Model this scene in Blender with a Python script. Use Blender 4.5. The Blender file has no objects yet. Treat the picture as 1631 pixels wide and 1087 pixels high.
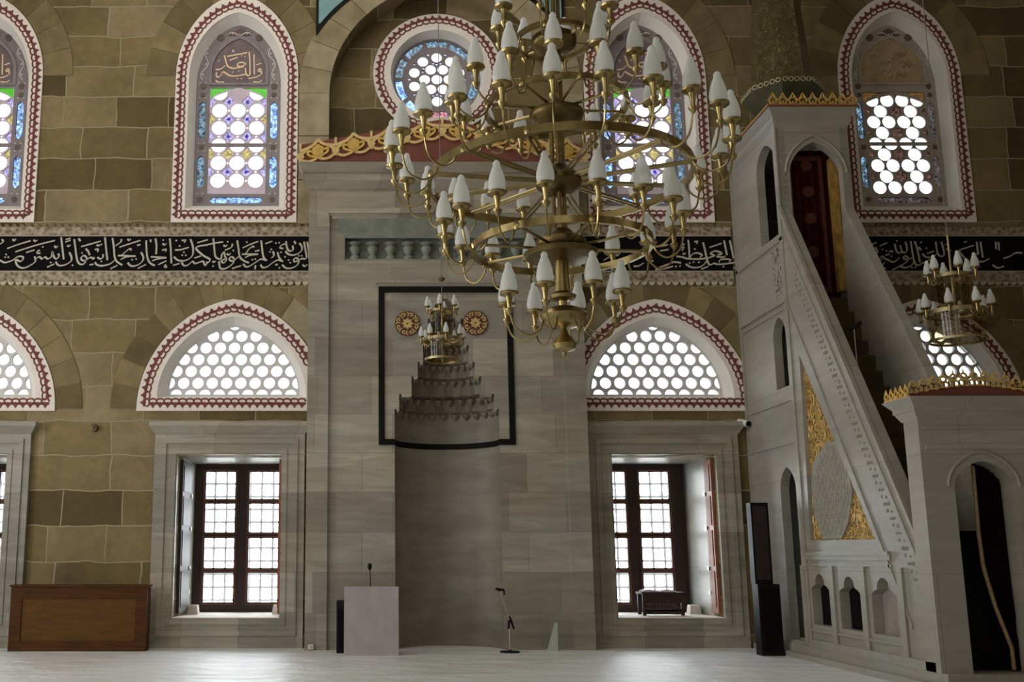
import bpy, math, random
from mathutils import Vector
from mathutils.geometry import tessellate_polygon
random.seed(11)
SC = bpy.context.scene
COL = SC.collection
PI = math.pi

# ------------------------------------------------------------------ camera
F, PX, PY = 1600.0, 590.0, 600.0            # focal length and principal point, in pixels of the 1631x1087 frame
PITCH, DIST, EYE = math.radians(10.1), 16.25, 1.5
FZ = 0.07                                   # floor level
CP, SP = math.cos(PITCH), math.sin(PITCH)
cam = bpy.data.cameras.new('camera')
cam.sensor_width = 36.0
cam.lens = F * 36.0 / 1631
cam.shift_x = (815.5 - PX) / 1631
cam.shift_y = (PY - 543.5) / 1631
cam.clip_end = 300
camo = bpy.data.objects.new('camera', cam)
camo.location = (0, -DIST, EYE)
camo.rotation_euler = (PI / 2 + PITCH, 0, 0)
COL.objects.link(camo)
SC.camera = camo


def W(x, y, Y=0.0):
    """measured point of the photograph -> (X, Z) on the plane at depth Y"""
    u, v = (x - PX) / F, (PY - y) / F
    t = (Y + DIST) / (CP - v * SP)
    return t * u, EYE + t * (SP + v * CP)


def WS(x, y, X):
    """measured point -> (Y, Z) on the plane at that X"""
    u, v = (x - PX) / F, (PY - y) / F
    t = X / u
    return -DIST + t * (CP - v * SP), EYE + t * (SP + v * CP)


def WF(x, y, Z=FZ):
    u, v = (x - PX) / F, (PY - y) / F
    t = (Z - EYE) / (SP + v * CP)
    return t * u, -DIST + t * (CP - v * SP)


# ------------------------------------------------------------------ materials
MATS = {}


def nt_new(name):
    m = bpy.data.materials.new(name)
    m.use_nodes = True
    nt = m.node_tree
    return m, nt, nt.nodes['Principled BSDF']


def N(nt, t, **kw):
    n = nt.nodes.new(t)
    for k, v in kw.items():
        if k.startswith('i_'):
            n.inputs[k[2:].replace('_', ' ')].default_value = v
        else:
            setattr(n, k, v)
    return n


def ramp(nt, stops):
    r = nt.nodes.new('ShaderNodeValToRGB')
    e = r.color_ramp.elements
    while len(e) < len(stops):
        e.new(0.5)
    for i, (p, c) in enumerate(stops):
        e[i].position = p
        e[i].color = (c[0], c[1], c[2], 1)
    return r


def pos(nt, scale=(1, 1, 1)):
    g = nt.nodes.new('ShaderNodeNewGeometry')
    m = nt.nodes.new('ShaderNodeMapping')
    m.inputs['Scale'].default_value = scale
    nt.links.new(g.outputs['Position'], m.inputs['Vector'])
    return m.outputs['Vector']


def mat(name, col, rough=0.6, metal=0.0, var=0.15, scale=4.0, stretch=(1, 1, 1), bump=0.0, spec=0.5, bscale=None):
    if name in MATS:
        return MATS[name]
    m, nt, b = nt_new(name)
    L = nt.links
    v = pos(nt, stretch)
    no = N(nt, 'ShaderNodeTexNoise', i_Scale=scale, i_Detail=5.0, i_Roughness=0.6)
    L.new(v, no.inputs['Vector'])
    lo = [c * (1 - var) for c in col]
    hi = [min(1, c * (1 + var)) for c in col]
    r = ramp(nt, [(0.3, lo), (0.7, hi)])
    L.new(no.outputs['Fac'], r.inputs['Fac'])
    L.new(r.outputs['Color'], b.inputs['Base Color'])
    b.inputs['Roughness'].default_value = rough
    b.inputs['Metallic'].default_value = metal
    b.inputs['Specular IOR Level'].default_value = spec
    if bump:
        n2 = N(nt, 'ShaderNodeTexNoise', i_Scale=bscale or scale * 4, i_Detail=4.0)
        L.new(v, n2.inputs['Vector'])
        bp = N(nt, 'ShaderNodeBump', i_Strength=bump, i_Distance=0.02)
        L.new(n2.outputs['Fac'], bp.inputs['Height'])
        L.new(bp.outputs['Normal'], b.inputs['Normal'])
    MATS[name] = m
    return m


def math_n(nt, op, a, b=None):
    n = nt.nodes.new('ShaderNodeMath')
    n.operation = op
    for i, q in enumerate((a, b)):
        if q is None:
            continue
        if isinstance(q, (int, float)):
            n.inputs[i].default_value = q
        else:
            nt.links.new(q, n.inputs[i])
    return n.outputs[0]


def stone_material():
    """coursed ashlar: each course has its own block length and offset, each block its own tone"""
    m, nt, b = nt_new('ashlar_stone')
    L = nt.links
    g = nt.nodes.new('ShaderNodeNewGeometry')
    s = nt.nodes.new('ShaderNodeSeparateXYZ')
    L.new(g.outputs['Position'], s.inputs[0])
    RH = 0.565
    zz = math_n(nt, 'SUBTRACT', s.outputs['Z'], 0.27)
    row = math_n(nt, 'FLOOR', math_n(nt, 'DIVIDE', zz, RH))
    wn = N(nt, 'ShaderNodeTexWhiteNoise', noise_dimensions='1D')
    L.new(row, wn.inputs['W'])
    wn2 = N(nt, 'ShaderNodeTexWhiteNoise', noise_dimensions='1D')
    L.new(math_n(nt, 'ADD', row, 57.3), wn2.inputs['W'])
    xx = math_n(nt, 'ADD', s.outputs['X'], s.outputs['Y'])
    fx = math_n(nt, 'ADD', math_n(nt, 'MULTIPLY', wn.outputs['Value'], 0.5), 0.75)
    xs = math_n(nt, 'ADD', math_n(nt, 'MULTIPLY', xx, fx), math_n(nt, 'MULTIPLY', wn2.outputs['Value'], 9.0))
    # wobble of the joints
    wob = N(nt, 'ShaderNodeTexNoise', i_Scale=1.7, i_Detail=2.0)
    L.new(g.outputs['Position'], wob.inputs['Vector'])
    wv = math_n(nt, 'MULTIPLY', math_n(nt, 'SUBTRACT', wob.outputs['Fac'], 0.5), 0.11)
    cmb = nt.nodes.new('ShaderNodeCombineXYZ')
    L.new(math_n(nt, 'ADD', xs, wv), cmb.inputs[0])
    L.new(math_n(nt, 'ADD', zz, wv), cmb.inputs[1])
    br = N(nt, 'ShaderNodeTexBrick', offset=0.0, squash=1.0)
    br.inputs['Scale'].default_value = 1.0
    br.inputs['Mortar Size'].default_value = 0.013
    br.inputs['Mortar Smooth'].default_value = 0.35
    br.inputs['Brick Width'].default_value = 1.12
    br.inputs['Row Height'].default_value = RH
    br.inputs['Color1'].default_value = (0, 0, 0, 1)
    br.inputs['Color2'].default_value = (1, 1, 1, 1)
    br.inputs['Mortar'].default_value = (0.5, 0.5, 0.5, 1)
    L.new(cmb.outputs[0], br.inputs['Vector'])
    r = ramp(nt, [(0.0, (0.085, 0.06, 0.017)), (0.35, (0.152, 0.113, 0.042)), (0.7, (0.222, 0.172, 0.079)), (1.0, (0.285, 0.225, 0.13))])
    L.new(br.outputs['Color'], r.inputs['Fac'])
    # stains
    n1 = N(nt, 'ShaderNodeTexNoise', i_Scale=0.7, i_Detail=6.0, i_Roughness=0.65)
    L.new(g.outputs['Position'], n1.inputs['Vector'])
    r1 = ramp(nt, [(0.3, (0.66, 0.62, 0.5)), (0.7, (1.25, 1.22, 1.2))])
    L.new(n1.outputs['Fac'], r1.inputs['Fac'])
    n3 = N(nt, 'ShaderNodeTexNoise', i_Scale=7.0, i_Detail=6.0, i_Roughness=0.7)
    L.new(g.outputs['Position'], n3.inputs['Vector'])
    r3 = ramp(nt, [(0.25, (0.8, 0.8, 0.8)), (0.75, (1.15, 1.15, 1.15))])
    L.new(n3.outputs['Fac'], r3.inputs['Fac'])
    mx = N(nt, 'ShaderNodeMix', data_type='RGBA', blend_type='MULTIPLY')
    mx.inputs[0].default_value = 1
    L.new(r.outputs['Color'], mx.inputs[6])
    L.new(r1.outputs['Color'], mx.inputs[7])
    mx3 = N(nt, 'ShaderNodeMix', data_type='RGBA', blend_type='MULTIPLY')
    mx3.inputs[0].default_value = 1
    L.new(mx.outputs[2], mx3.inputs[6])
    L.new(r3.outputs['Color'], mx3.inputs[7])
    mo = N(nt, 'ShaderNodeMix', data_type='RGBA')
    L.new(br.outputs['Fac'], mo.inputs[0])
    L.new(mx3.outputs[2], mo.inputs[6])
    mo.inputs[7].default_value = (0.32, 0.27, 0.165, 1)
    L.new(mo.outputs[2], b.inputs['Base Color'])
    b.inputs['Roughness'].default_value = 0.85
    bp = N(nt, 'ShaderNodeBump', i_Strength=0.5, i_Distance=0.02)
    hh = math_n(nt, 'SUBTRACT', n3.outputs['Fac'], math_n(nt, 'MULTIPLY', br.outputs['Fac'], 0.6))
    L.new(hh, bp.inputs['Height'])
    L.new(bp.outputs['Normal'], b.inputs['Normal'])
    MATS['stone'] = m
    return m


def voussoir_material(name, lo, hi):
    m, nt, b = nt_new(name)
    L = nt.links
    g = nt.nodes.new('ShaderNodeNewGeometry')
    r = ramp(nt, [(0, lo), (1, hi)])
    L.new(g.outputs['Random Per Island'], r.inputs['Fac'])
    n1 = N(nt, 'ShaderNodeTexNoise', i_Scale=3.0, i_Detail=6.0)
    L.new(g.outputs['Position'], n1.inputs['Vector'])
    r1 = ramp(nt, [(0.3, (0.75, 0.74, 0.7)), (0.7, (1.2, 1.2, 1.2))])
    L.new(n1.outputs['Fac'], r1.inputs['Fac'])
    mx = N(nt, 'ShaderNodeMix', data_type='RGBA', blend_type='MULTIPLY')
    mx.inputs[0].default_value = 1
    L.new(r.outputs['Color'], mx.inputs[6])
    L.new(r1.outputs['Color'], mx.inputs[7])
    L.new(mx.outputs[2], b.inputs['Base Color'])
    b.inputs['Roughness'].default_value = 0.85
    MATS[name] = m
    return m


def marble_material(name, lo, hi, rough=0.4, blocks=(1.3, 0.62), tint=(0.72, 1.18)):
    """grey marble slabs with lying streaks"""
    m, nt, b = nt_new(name)
    L = nt.links
    g = nt.nodes.new('ShaderNodeNewGeometry')
    s = nt.nodes.new('ShaderNodeSeparateXYZ')
    L.new(g.outputs['Position'], s.inputs[0])
    cmb = nt.nodes.new('ShaderNodeCombineXYZ')
    L.new(math_n(nt, 'ADD', s.outputs['X'], s.outputs['Y']), cmb.inputs[0])
    L.new(s.outputs['Z'], cmb.inputs[1])
    br = N(nt, 'ShaderNodeTexBrick', offset=0.37, squash=0.7, squash_frequency=3)
    br.inputs['Scale'].default_value = 1.0
    br.inputs['Mortar Size'].default_value = 0.004
    br.inputs['Brick Width'].default_value = blocks[0]
    br.inputs['Row Height'].default_value = blocks[1]
    br.inputs['Color1'].default_value = (tint[0],) * 3 + (1,)
    br.inputs['Color2'].default_value = (tint[1],) * 3 + (1,)
    br.inputs['Mortar'].default_value = (0.62, 0.6, 0.56, 1)
    L.new(cmb.outputs[0], br.inputs['Vector'])
    mp = N(nt, 'ShaderNodeMapping')
    mp.inputs['Scale'].default_value = (0.55, 0.55, 3.2)
    L.new(g.outputs['Position'], mp.inputs['Vector'])
    no = N(nt, 'ShaderNodeTexNoise', i_Scale=1.6, i_Detail=8.0, i_Roughness=0.62, i_Distortion=0.8)
    L.new(mp.outputs[0], no.inputs['Vector'])
    r = ramp(nt, [(0.3, lo), (0.55, [(a + c) / 2 for a, c in zip(lo, hi)]), (0.72, hi)])
    L.new(no.outputs['Fac'], r.inputs['Fac'])
    # warm rust bloom
    n2 = N(nt, 'ShaderNodeTexNoise', i_Scale=0.8, i_Detail=4.0)
    L.new(g.outputs['Position'], n2.inputs['Vector'])
    r2 = ramp(nt, [(0.35, (1.0, 1.02, 1.02)), (0.7, (1.06, 0.97, 0.84))])
    L.new(n2.outputs['Fac'], r2.inputs['Fac'])
    mx = N(nt, 'ShaderNodeMix', data_type='RGBA', blend_type='MULTIPLY')
    mx.inputs[0].default_value = 1
    L.new(r.outputs['Color'], mx.inputs[6])
    L.new(r2.outputs['Color'], mx.inputs[7])
    m2 = N(nt, 'ShaderNodeMix', data_type='RGBA', blend_type='MULTIPLY')
    m2.inputs[0].default_value = 1
    L.new(mx.outputs[2], m2.inputs[6])
    L.new(br.outputs['Color'], m2.inputs[7])
    L.new(m2.outputs[2], b.inputs['Base Color'])
    b.inputs['Roughness'].default_value = rough
    MATS[name] = m
    return m


SKY = 22.0                                   # daylight outside; the roundels are thick frosted glass and pass part of it


def glass_material(name, col, gloss=0.06, var=0.0, gain=3.0 / SKY):
    m, nt, b = nt_new(name)
    L = nt.links
    nt.nodes.remove(b)
    out = nt.nodes['Material Output']
    t = N(nt, 'ShaderNodeBsdfTransparent')
    col = [math.sqrt(c_ * gain) for c_ in col]     # each pane has two faces
    if var:
        v = pos(nt)
        no = N(nt, 'ShaderNodeTexNoise', i_Scale=22.0, i_Detail=3.0)
        L.new(v, no.inputs['Vector'])
        r = ramp(nt, [(0.35, [c * (1 - var) for c in col]), (0.65, [min(1, c * (1 + var)) for c in col])])
        L.new(no.outputs['Fac'], r.inputs['Fac'])
        L.new(r.outputs['Color'], t.inputs['Color'])
    else:
        t.inputs['Color'].default_value = (*col, 1)
    g = N(nt, 'ShaderNodeBsdfGlossy')
    g.inputs['Roughness'].default_value = 0.15
    mx = N(nt, 'ShaderNodeMixShader')
    mx.inputs[0].default_value = gloss
    L.new(t.outputs[0], mx.inputs[1])
    L.new(g.outputs[0], mx.inputs[2])
    L.new(mx.outputs[0], out.inputs['Surface'])
    MATS[name] = m
    return m


def frosted_material():
    m, nt, b = nt_new('frosted_glass')
    L = nt.links
    out = nt.nodes['Material Output']
    b.inputs['Base Color'].default_value = (0.93, 0.94, 0.92, 1)
    b.inputs['Roughness'].default_value = 0.25
    t = N(nt, 'ShaderNodeBsdfTranslucent')
    t.inputs['Color'].default_value = (0.9, 0.92, 0.9, 1)
    mx = N(nt, 'ShaderNodeMixShader')
    mx.inputs[0].default_value = 0.5
    L.new(b.outputs[0], mx.inputs[1])
    L.new(t.outputs[0], mx.inputs[2])
    tr = N(nt, 'ShaderNodeBsdfTransparent')
    tr.inputs['Color'].default_value = (0.93, 0.95, 0.93, 1)
    m2 = N(nt, 'ShaderNodeMixShader')
    m2.inputs[0].default_value = 0.14
    L.new(mx.outputs[0], m2.inputs[1])
    L.new(tr.outputs[0], m2.inputs[2])
    L.new(m2.outputs[0], out.inputs['Surface'])
    MATS['frosted'] = m
    return m


def carved_gold(name, gold, dark, scale=9.0):
    """gilded foliage relief: wavy raised ribbons over dark ground"""
    m, nt, b = nt_new(name)
    L = nt.links
    v = pos(nt)
    wv = N(nt, 'ShaderNodeTexNoise', i_Scale=scale, i_Detail=1.5, i_Distortion=3.5)
    L.new(v, wv.inputs['Vector'])
    fr = math_n(nt, 'PINGPONG', math_n(nt, 'MULTIPLY', wv.outputs['Fac'], 7.0), 0.5)
    r = ramp(nt, [(0.2, dark), (0.5, gold)])
    L.new(math_n(nt, 'MULTIPLY', fr, 2.0), r.inputs['Fac'])
    L.new(r.outputs['Color'], b.inputs['Base Color'])
    b.inputs['Metallic'].default_value = 0.45
    b.inputs['Roughness'].default_value = 0.38
    bp = N(nt, 'ShaderNodeBump', i_Strength=0.9, i_Distance=0.03)
    L.new(fr, bp.inputs['Height'])
    L.new(bp.outputs['Normal'], b.inputs['Normal'])
    MATS[name] = m
    return m


def border_material():
    """painted braid of olive and mauve leaves with thin pale lines"""
    m, nt, b = nt_new('braid_border')
    L = nt.links
    v = pos(nt, (1, 1, 1))
    vo = N(nt, 'ShaderNodeTexVoronoi', i_Scale=13.0)
    L.new(v, vo.inputs['Vector'])
    r = ramp(nt, [(0.0, (0.07, 0.05, 0.025)), (0.3, (0.2, 0.155, 0.09)), (0.6, (0.34, 0.28, 0.2)), (0.9, (0.45, 0.39, 0.3))])
    L.new(vo.outputs['Distance'], r.inputs['Fac'])
    L.new(r.outputs['Color'], b.inputs['Base Color'])
    b.inputs['Roughness'].default_value = 0.8
    MATS['braid'] = m
    return m


def floor_material():
    m, nt, b = nt_new('sheen_pale_carpet')
    L = nt.links
    v = pos(nt, (0.35, 2.2, 1))
    no = N(nt, 'ShaderNodeTexNoise', i_Scale=1.6, i_Detail=6.0, i_Roughness=0.6)
    L.new(v, no.inputs['Vector'])
    r = ramp(nt, [(0.3, (0.58, 0.595, 0.6)), (0.7, (0.8, 0.82, 0.83))])  # base paled and blued to carry the sky's sheen from the windows
    L.new(no.outputs['Fac'], r.inputs['Fac'])
    L.new(r.outputs['Color'], b.inputs['Base Color'])
    b.inputs['Roughness'].default_value = 0.5
    b.inputs['IOR'].default_value = 1.7
    b.inputs['Coat Weight'].default_value = 1.0
    b.inputs['Coat Roughness'].default_value = 0.58
    b.inputs['Coat IOR'].default_value = 1.9
    n2 = N(nt, 'ShaderNodeTexNoise', i_Scale=1.3, i_Detail=4.0, i_Roughness=0.6)
    L.new(pos(nt, (1.0, 1.6, 1)), n2.inputs['Vector'])
    bp = N(nt, 'ShaderNodeBump', i_Strength=0.8, i_Distance=0.12)
    L.new(n2.outputs['Fac'], bp.inputs['Height'])
    L.new(bp.outputs['Normal'], b.inputs['Normal'])
    L.new(bp.outputs['Normal'], b.inputs['Coat Normal'])
    MATS['floor'] = m
    return m


STONE = stone_material()
VOU = voussoir_material('voussoir_stone', (0.135, 0.099, 0.038), (0.245, 0.186, 0.088))
MORTAR = mat('lime_mortar', (0.32, 0.27, 0.165), 0.9, var=0.15)
VOU2 = voussoir_material('pale_voussoir_stone', (0.27, 0.22, 0.125), (0.34, 0.28, 0.18))
MARBLE = marble_material('grey_marble', (0.23, 0.212, 0.172), (0.4, 0.378, 0.325))
MARBLE2 = marble_material('white_marble', (0.27, 0.264, 0.238), (0.365, 0.357, 0.326), blocks=(2.1, 1.3), tint=(0.92, 1.04))
PLASTER = mat('white_plaster', (0.82, 0.75, 0.68), 0.8, var=0.06, scale=3)
PLASTER_IN = mat('grey_white_plaster', (0.78, 0.75, 0.7), 0.8, var=0.05, scale=3)
TRACERY = mat('mauve_tracery_plaster', (0.25, 0.215, 0.22), 0.75, var=0.12, scale=6)
TRACERY2 = mat('taupe_tracery_plaster', (0.42, 0.37, 0.33), 0.75, var=0.12, scale=6)
TYMP = mat('dim_mauve_ground', (0.17, 0.125, 0.13), 0.7, var=0.2, scale=5)
TYMP2 = mat('tan_ground', (0.44, 0.33, 0.19), 0.7, var=0.2, scale=5)
RELIEF = mat('pale_relief', (0.62, 0.58, 0.58), 0.6, var=0.05)
ROSETTE = mat('brown_recess', (0.14, 0.1, 0.085), 0.7, var=0.2)
PIGMENT = mat('dark_red_pigment', (0.17, 0.045, 0.038), 0.8, var=0.25, scale=12)
GOLDPAINT = mat('gold_paint', (0.85, 0.62, 0.38), 0.5, metal=0.0, var=0.12)
INK = mat('pale_lettering', (0.5, 0.47, 0.38), 0.7, var=0.12)
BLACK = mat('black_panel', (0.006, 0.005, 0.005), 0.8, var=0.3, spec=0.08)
BLACKSTONE = mat('black_marble', (0.007, 0.007, 0.006), 0.6, var=0.3, spec=0.12)
GOLD = mat('gold_leaf', (0.62, 0.4, 0.1), 0.38, metal=0.55, var=0.2, scale=14)
GOLDPALE = mat('pale_gold_edge', (0.64, 0.46, 0.19), 0.4, metal=0.3, var=0.15, scale=14)
MAROON = mat('maroon_board', (0.17, 0.045, 0.025), 0.7, var=0.15)
TEAL = mat('teal_plaster', (0.2, 0.36, 0.36), 0.8, var=0.08)
BRASS = mat('aged_brass', (0.36, 0.28, 0.12), 0.3, metal=1.0, var=0.25, scale=7)
DBRASS = mat('dark_brass', (0.16, 0.115, 0.045), 0.4, metal=1.0, var=0.25, scale=9)
FROST = frosted_material()
GREENISH = mat('green_grey_marble', (0.2, 0.215, 0.18), 0.5, var=0.25, scale=5)
WOOD = mat('walnut_wood', (0.07, 0.025, 0.004), 0.6, var=0.35, scale=3, stretch=(1, 1, 9), spec=0.15)
WOODIN = mat('walnut_panel', (0.1, 0.046, 0.009), 0.6, var=0.2, scale=3, stretch=(1, 1, 7), spec=0.15)
SASHW = mat('dark_sash_wood', (0.035, 0.016, 0.014), 0.55, var=0.25, scale=5, stretch=(4, 4, 1))
SHUTW = mat('red_brown_shutter', (0.26, 0.09, 0.045), 0.45, var=0.25, scale=5, stretch=(4, 4, 1))
IRON = mat('glare_pale_iron', (0.8, 0.8, 0.82), 0.5, metal=0.2, var=0.1)  # near-white colour imitates the glare around the backlit bars
BLACKPL = mat('black_plastic', (0.006, 0.006, 0.006), 0.5, var=0.3, spec=0.15)
STEEL = mat('grey_steel', (0.35, 0.35, 0.34), 0.35, metal=0.8, var=0.1)
WHITEPL = mat('white_plastic', (0.65, 0.64, 0.6), 0.4, var=0.05)
PAPER = mat('white_paper', (0.75, 0.72, 0.72), 0.8, var=0.04)
CLOTH = mat('dark_red_curtain', (0.03, 0.004, 0.003), 0.9, var=0.45, scale=9, spec=0.1)
CLOTHB = mat('near_black_curtain', (0.006, 0.003, 0.003), 0.95, var=0.4, scale=6, spec=0.03)
MOTIF = mat('faded_red_motif', (0.075, 0.016, 0.007), 0.85, var=0.3, scale=9)
FRINGE = mat('cream_gold_trim', (0.3, 0.2, 0.1), 0.7, var=0.35, scale=30)
GOLDBROC = mat('gold_brocade', (0.36, 0.21, 0.045), 0.6, metal=0.2, var=0.5, scale=12, stretch=(1, 1, 0.5))
CARPETDK = mat('dark_stair_carpet', (0.06, 0.042, 0.014), 0.9, var=0.3, scale=5)
LECT = mat('lectern_marble', (0.37, 0.35, 0.345), 0.45, var=0.12, scale=4, stretch=(1, 1, 0.5))
PATTERN = mat('carved_shadow_pattern', (0.2, 0.2, 0.17), 0.7, var=0.1)
DRUMDK = mat('olive_drum', (0.055, 0.05, 0.018), 0.55, var=0.35, scale=9)
SPIRE = carved_gold('gilded_spire', (0.2, 0.155, 0.055), (0.13, 0.1, 0.035), 7)
CARVED = carved_gold('gilded_carving', (0.8, 0.5, 0.13), (0.06, 0.028, 0.008), 4)
BRAID = border_material()
FLOORM = floor_material()
CEIL = mat('ceiling_plaster', (0.5, 0.46, 0.38), 0.9, var=0.05)
YARD = mat('courtyard_paving', (0.6, 0.6, 0.58), 0.9, var=0.1)
G_CLEAR = glass_material('clear_roundel_glass', (0.92, 0.95, 0.97))
G_PALE = glass_material('pale_violet_glass', (0.3, 0.25, 0.42), var=0.3, gain=1.0)
G_BLUE = glass_material('blue_glass', (0.17, 0.33, 0.8), var=0.55)
G_DEEP = glass_material('deep_violet_glass', (0.13, 0.1, 0.62), gain=1.0)
G_GREEN = glass_material('green_glass', (0.06, 0.3, 0.018), gain=1.0)
G_AMBER = glass_material('amber_glass', (0.34, 0.27, 0.1), var=0.3, gain=1.0)
G_ORANGE = glass_material('orange_glass', (0.07, 0.033, 0.008), var=0.3, gain=1.0)
G_DIMBLUE = glass_material('dim_blue_glass', (0.055, 0.105, 0.15), var=0.6)
G_BROWN = glass_material('brown_glass', (0.05, 0.024, 0.02), var=0.6, gain=1.0)
G_DIM = glass_material('dim_brown_glass', (0.03, 0.026, 0.028), var=0.6)
G_RIM = glass_material('rose_glass', (0.3, 0.12, 0.14), var=0.5)
G_PANE = glass_material('window_pane', (0.9, 0.94, 0.95), gloss=0.05, gain=1.0)
G_MILK = glass_material('milky_roundel_glass', (0.26, 0.26, 0.26), var=0.1)


# ------------------------------------------------------------------ mesh tools
def origin(o):
    v = Vector((0, 0, 0))
    while o is not None:
        v = v + o.location
        o = o.parent
    return v


LAYER = [0]


def lift():
    """tiny steps in relief so that crossing ribbons never lie in one plane"""
    LAYER[0] = (LAYER[0] + 5) % 12
    return 0.0003 * LAYER[0]


class MB:
    def __init__(self):
        self.v, self.f = [], []

    def add(self, vs, fs):
        o = len(self.v)
        self.v += [tuple(p) for p in vs]
        self.f += [tuple(i + o for i in q) for q in fs]
        return self

    def box(self, x0, x1, y0, y1, z0, z1):
        v = [(x, y, z) for z in (z0, z1) for y in (y0, y1) for x in (x0, x1)]
        return self.add(v, [(0, 2, 3, 1), (4, 5, 7, 6), (0, 1, 5, 4), (2, 6, 7, 3), (0, 4, 6, 2), (1, 3, 7, 5)])

    def frustum(self, a, b):
        """two rectangles (x0,x1,y0,y1,z)"""
        v = [(x, y, q[4]) for q in (a, b) for y in (q[2], q[3]) for x in (q[0], q[1])]
        return self.add(v, [(0, 2, 3, 1), (4, 5, 7, 6), (0, 1, 5, 4), (2, 6, 7, 3), (0, 4, 6, 2), (1, 3, 7, 5)])

    def rings(self, rs, closed=True, cap0=False, cap1=False):
        n = len(rs[0])
        o = len(self.v)
        for r in rs:
            self.v += [tuple(p) for p in r]
        for k in range(len(rs) - 1):
            for i in range(n if closed else n - 1):
                j = (i + 1) % n
                self.f.append((o + k * n + i, o + k * n + j, o + (k + 1) * n + j, o + (k + 1) * n + i))
        if cap0:
            self.f.append(tuple(o + i for i in reversed(range(n))))
        if cap1:
            self.f.append(tuple(o + (len(rs) - 1) * n + i for i in range(n)))
        return self

    def lathe(self, prof, cx=0, cy=0, n=24, a0=0, closed_prof=False):
        rs = []
        for r, z in prof:
            rs.append([(cx + r * math.cos(a0 + 2 * PI * i / n), cy + r * math.sin(a0 + 2 * PI * i / n), z) for i in range(n)])
        if closed_prof:
            rs.append(rs[0])
            return self.rings(rs)
        return self.rings(rs, True, prof[0][0] > 1e-5, prof[-1][0] > 1e-5)

    def tube(self, path, r, n=6, closed=False):
        P = [Vector(p) for p in path]
        m = len(P)
        rs = []
        up = None
        for i in range(m):
            a = P[(i - 1) % m] if (closed or i > 0) else P[i]
            b = P[(i + 1) % m] if (closed or i < m - 1) else P[i]
            t = (b - a)
            t = t.normalized() if t.length > 1e-9 else Vector((0, 0, 1))
            if up is None:
                up = Vector((0, 0, 1)) if abs(t.z) < 0.9 else Vector((1, 0, 0))
            s = t.cross(up)
            if s.length < 1e-6:
                s = t.cross(Vector((0.3, 1, 0.2)))
            s.normalize()
            up = s.cross(t).normalized()
            rr = r[i] if isinstance(r, (list, tuple)) else r
            rs.append([P[i] + (s * math.cos(2 * PI * k / n) + up * math.sin(2 * PI * k / n)) * rr for k in range(n)])
        if closed:
            rs.append(rs[0])
            return self.rings(rs)
        return self.rings(rs, True, True, True)

    def stroke(self, pts, w, y, th=0.008, nib=None, closed=False):
        """flat ribbon in the XZ plane, front face at y - th"""
        m = len(pts)
        if m < 2:
            return self
        th += lift()
        o = len(self.v)
        for i in range(m):
            a = pts[(i - 1) % m] if (closed or i > 0) else pts[i]
            b = pts[(i + 1) % m] if (closed or i < m - 1) else pts[i]
            dx, dz = b[0] - a[0], b[1] - a[1]
            l = math.hypot(dx, dz) or 1
            nx, nz = -dz / l, dx / l
            ww = w[i] if isinstance(w, (list, tuple)) else w
            if nib is not None:
                ww *= 0.55 + 0.75 * abs(math.sin(math.atan2(dz, dx) - nib))
            x, z = pts[i]
            h = ww / 2
            self.v += [(x + nx * h, y - th, z + nz * h), (x - nx * h, y - th, z - nz * h), (x - nx * h, y, z - nz * h), (x + nx * h, y, z + nz * h)]
        k = m if closed else m - 1
        for i in range(k):
            p, q = o + 4 * i, o + 4 * ((i + 1) % m)
            self.f += [(p, q, q + 1, p + 1), (p + 1, q + 1, q + 2, p + 2), (p + 3, p, q, q + 3)][:3]
            self.f.append((p, p + 3, q + 3, q)) if False else None
        if not closed:
            self.f += [(o, o + 1, o + 2, o + 3), (o + 4 * m - 4, o + 4 * m - 1, o + 4 * m - 2, o + 4 * m - 3)]
        return self

    def dot(self, x, z, r, y, th=0.008, n=8, a0=0.0, sx=1.0):
        ring = [(x + r * sx * math.cos(a0 + 2 * PI * i / n), z + r * math.sin(a0 + 2 * PI * i / n)) for i in range(n)]
        return self.plate(ring, [], y - th - lift(), y)

    def plate(self, outer, holes, y0, y1):
        """slab in the XZ plane from depth y0 to y1, outline and holes as (x, z) lists"""
        loops = [[Vector((p[0], p[1], 0)) for p in outer]] + [[Vector((p[0], p[1], 0)) for p in h] for h in holes]
        tris = tessellate_polygon(loops)
        flat = [p for l in loops for p in l]
        o = len(self.v)
        n = len(flat)
        self.v += [(p.x, y0, p.y) for p in flat] + [(p.x, y1, p.y) for p in flat]
        for a, b, c in tris:
            ar = (flat[b] - flat[a]).cross(flat[c] - flat[a]).z
            if ar < 0:
                b, c = c, b
            self.f.append((o + a, o + b, o + c))
            self.f.append((o + n + a, o + n + c, o + n + b))
        s = 0
        for li, l in enumerate(loops):
            k = len(l)
            area = sum(l[i].x * l[(i + 1) % k].y - l[(i + 1) % k].x * l[i].y for i in range(k))
            flip = (area > 0) == (li > 0)
            for i in range(k):
                a, b = o + s + i, o + s + (i + 1) % k
                q = (a, a + n, b + n, b)
                self.f.append(q if not flip else tuple(reversed(q)))
            s += k
        return self

    def xf(self, fn, start=0):
        self.v = self.v[:start] + [tuple(fn(*p)) for p in self.v[start:]]
        return self

    def build(self, name, m, parent=None, smooth=False):
        me = bpy.data.meshes.new(name)
        og = origin(parent)
        me.from_pydata([(p[0] - og.x, p[1] - og.y, p[2] - og.z) for p in self.v], [], self.f)
        me.materials.append(m)
        if smooth:
            me.polygons.foreach_set('use_smooth', [True] * len(me.polygons))
            try:
                me.set_sharp_from_angle(angle=math.radians(40))
            except Exception:
                pass
        me.update()
        o = bpy.data.objects.new(name, me)
        COL.objects.link(o)
        o.parent = parent
        return o


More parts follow.
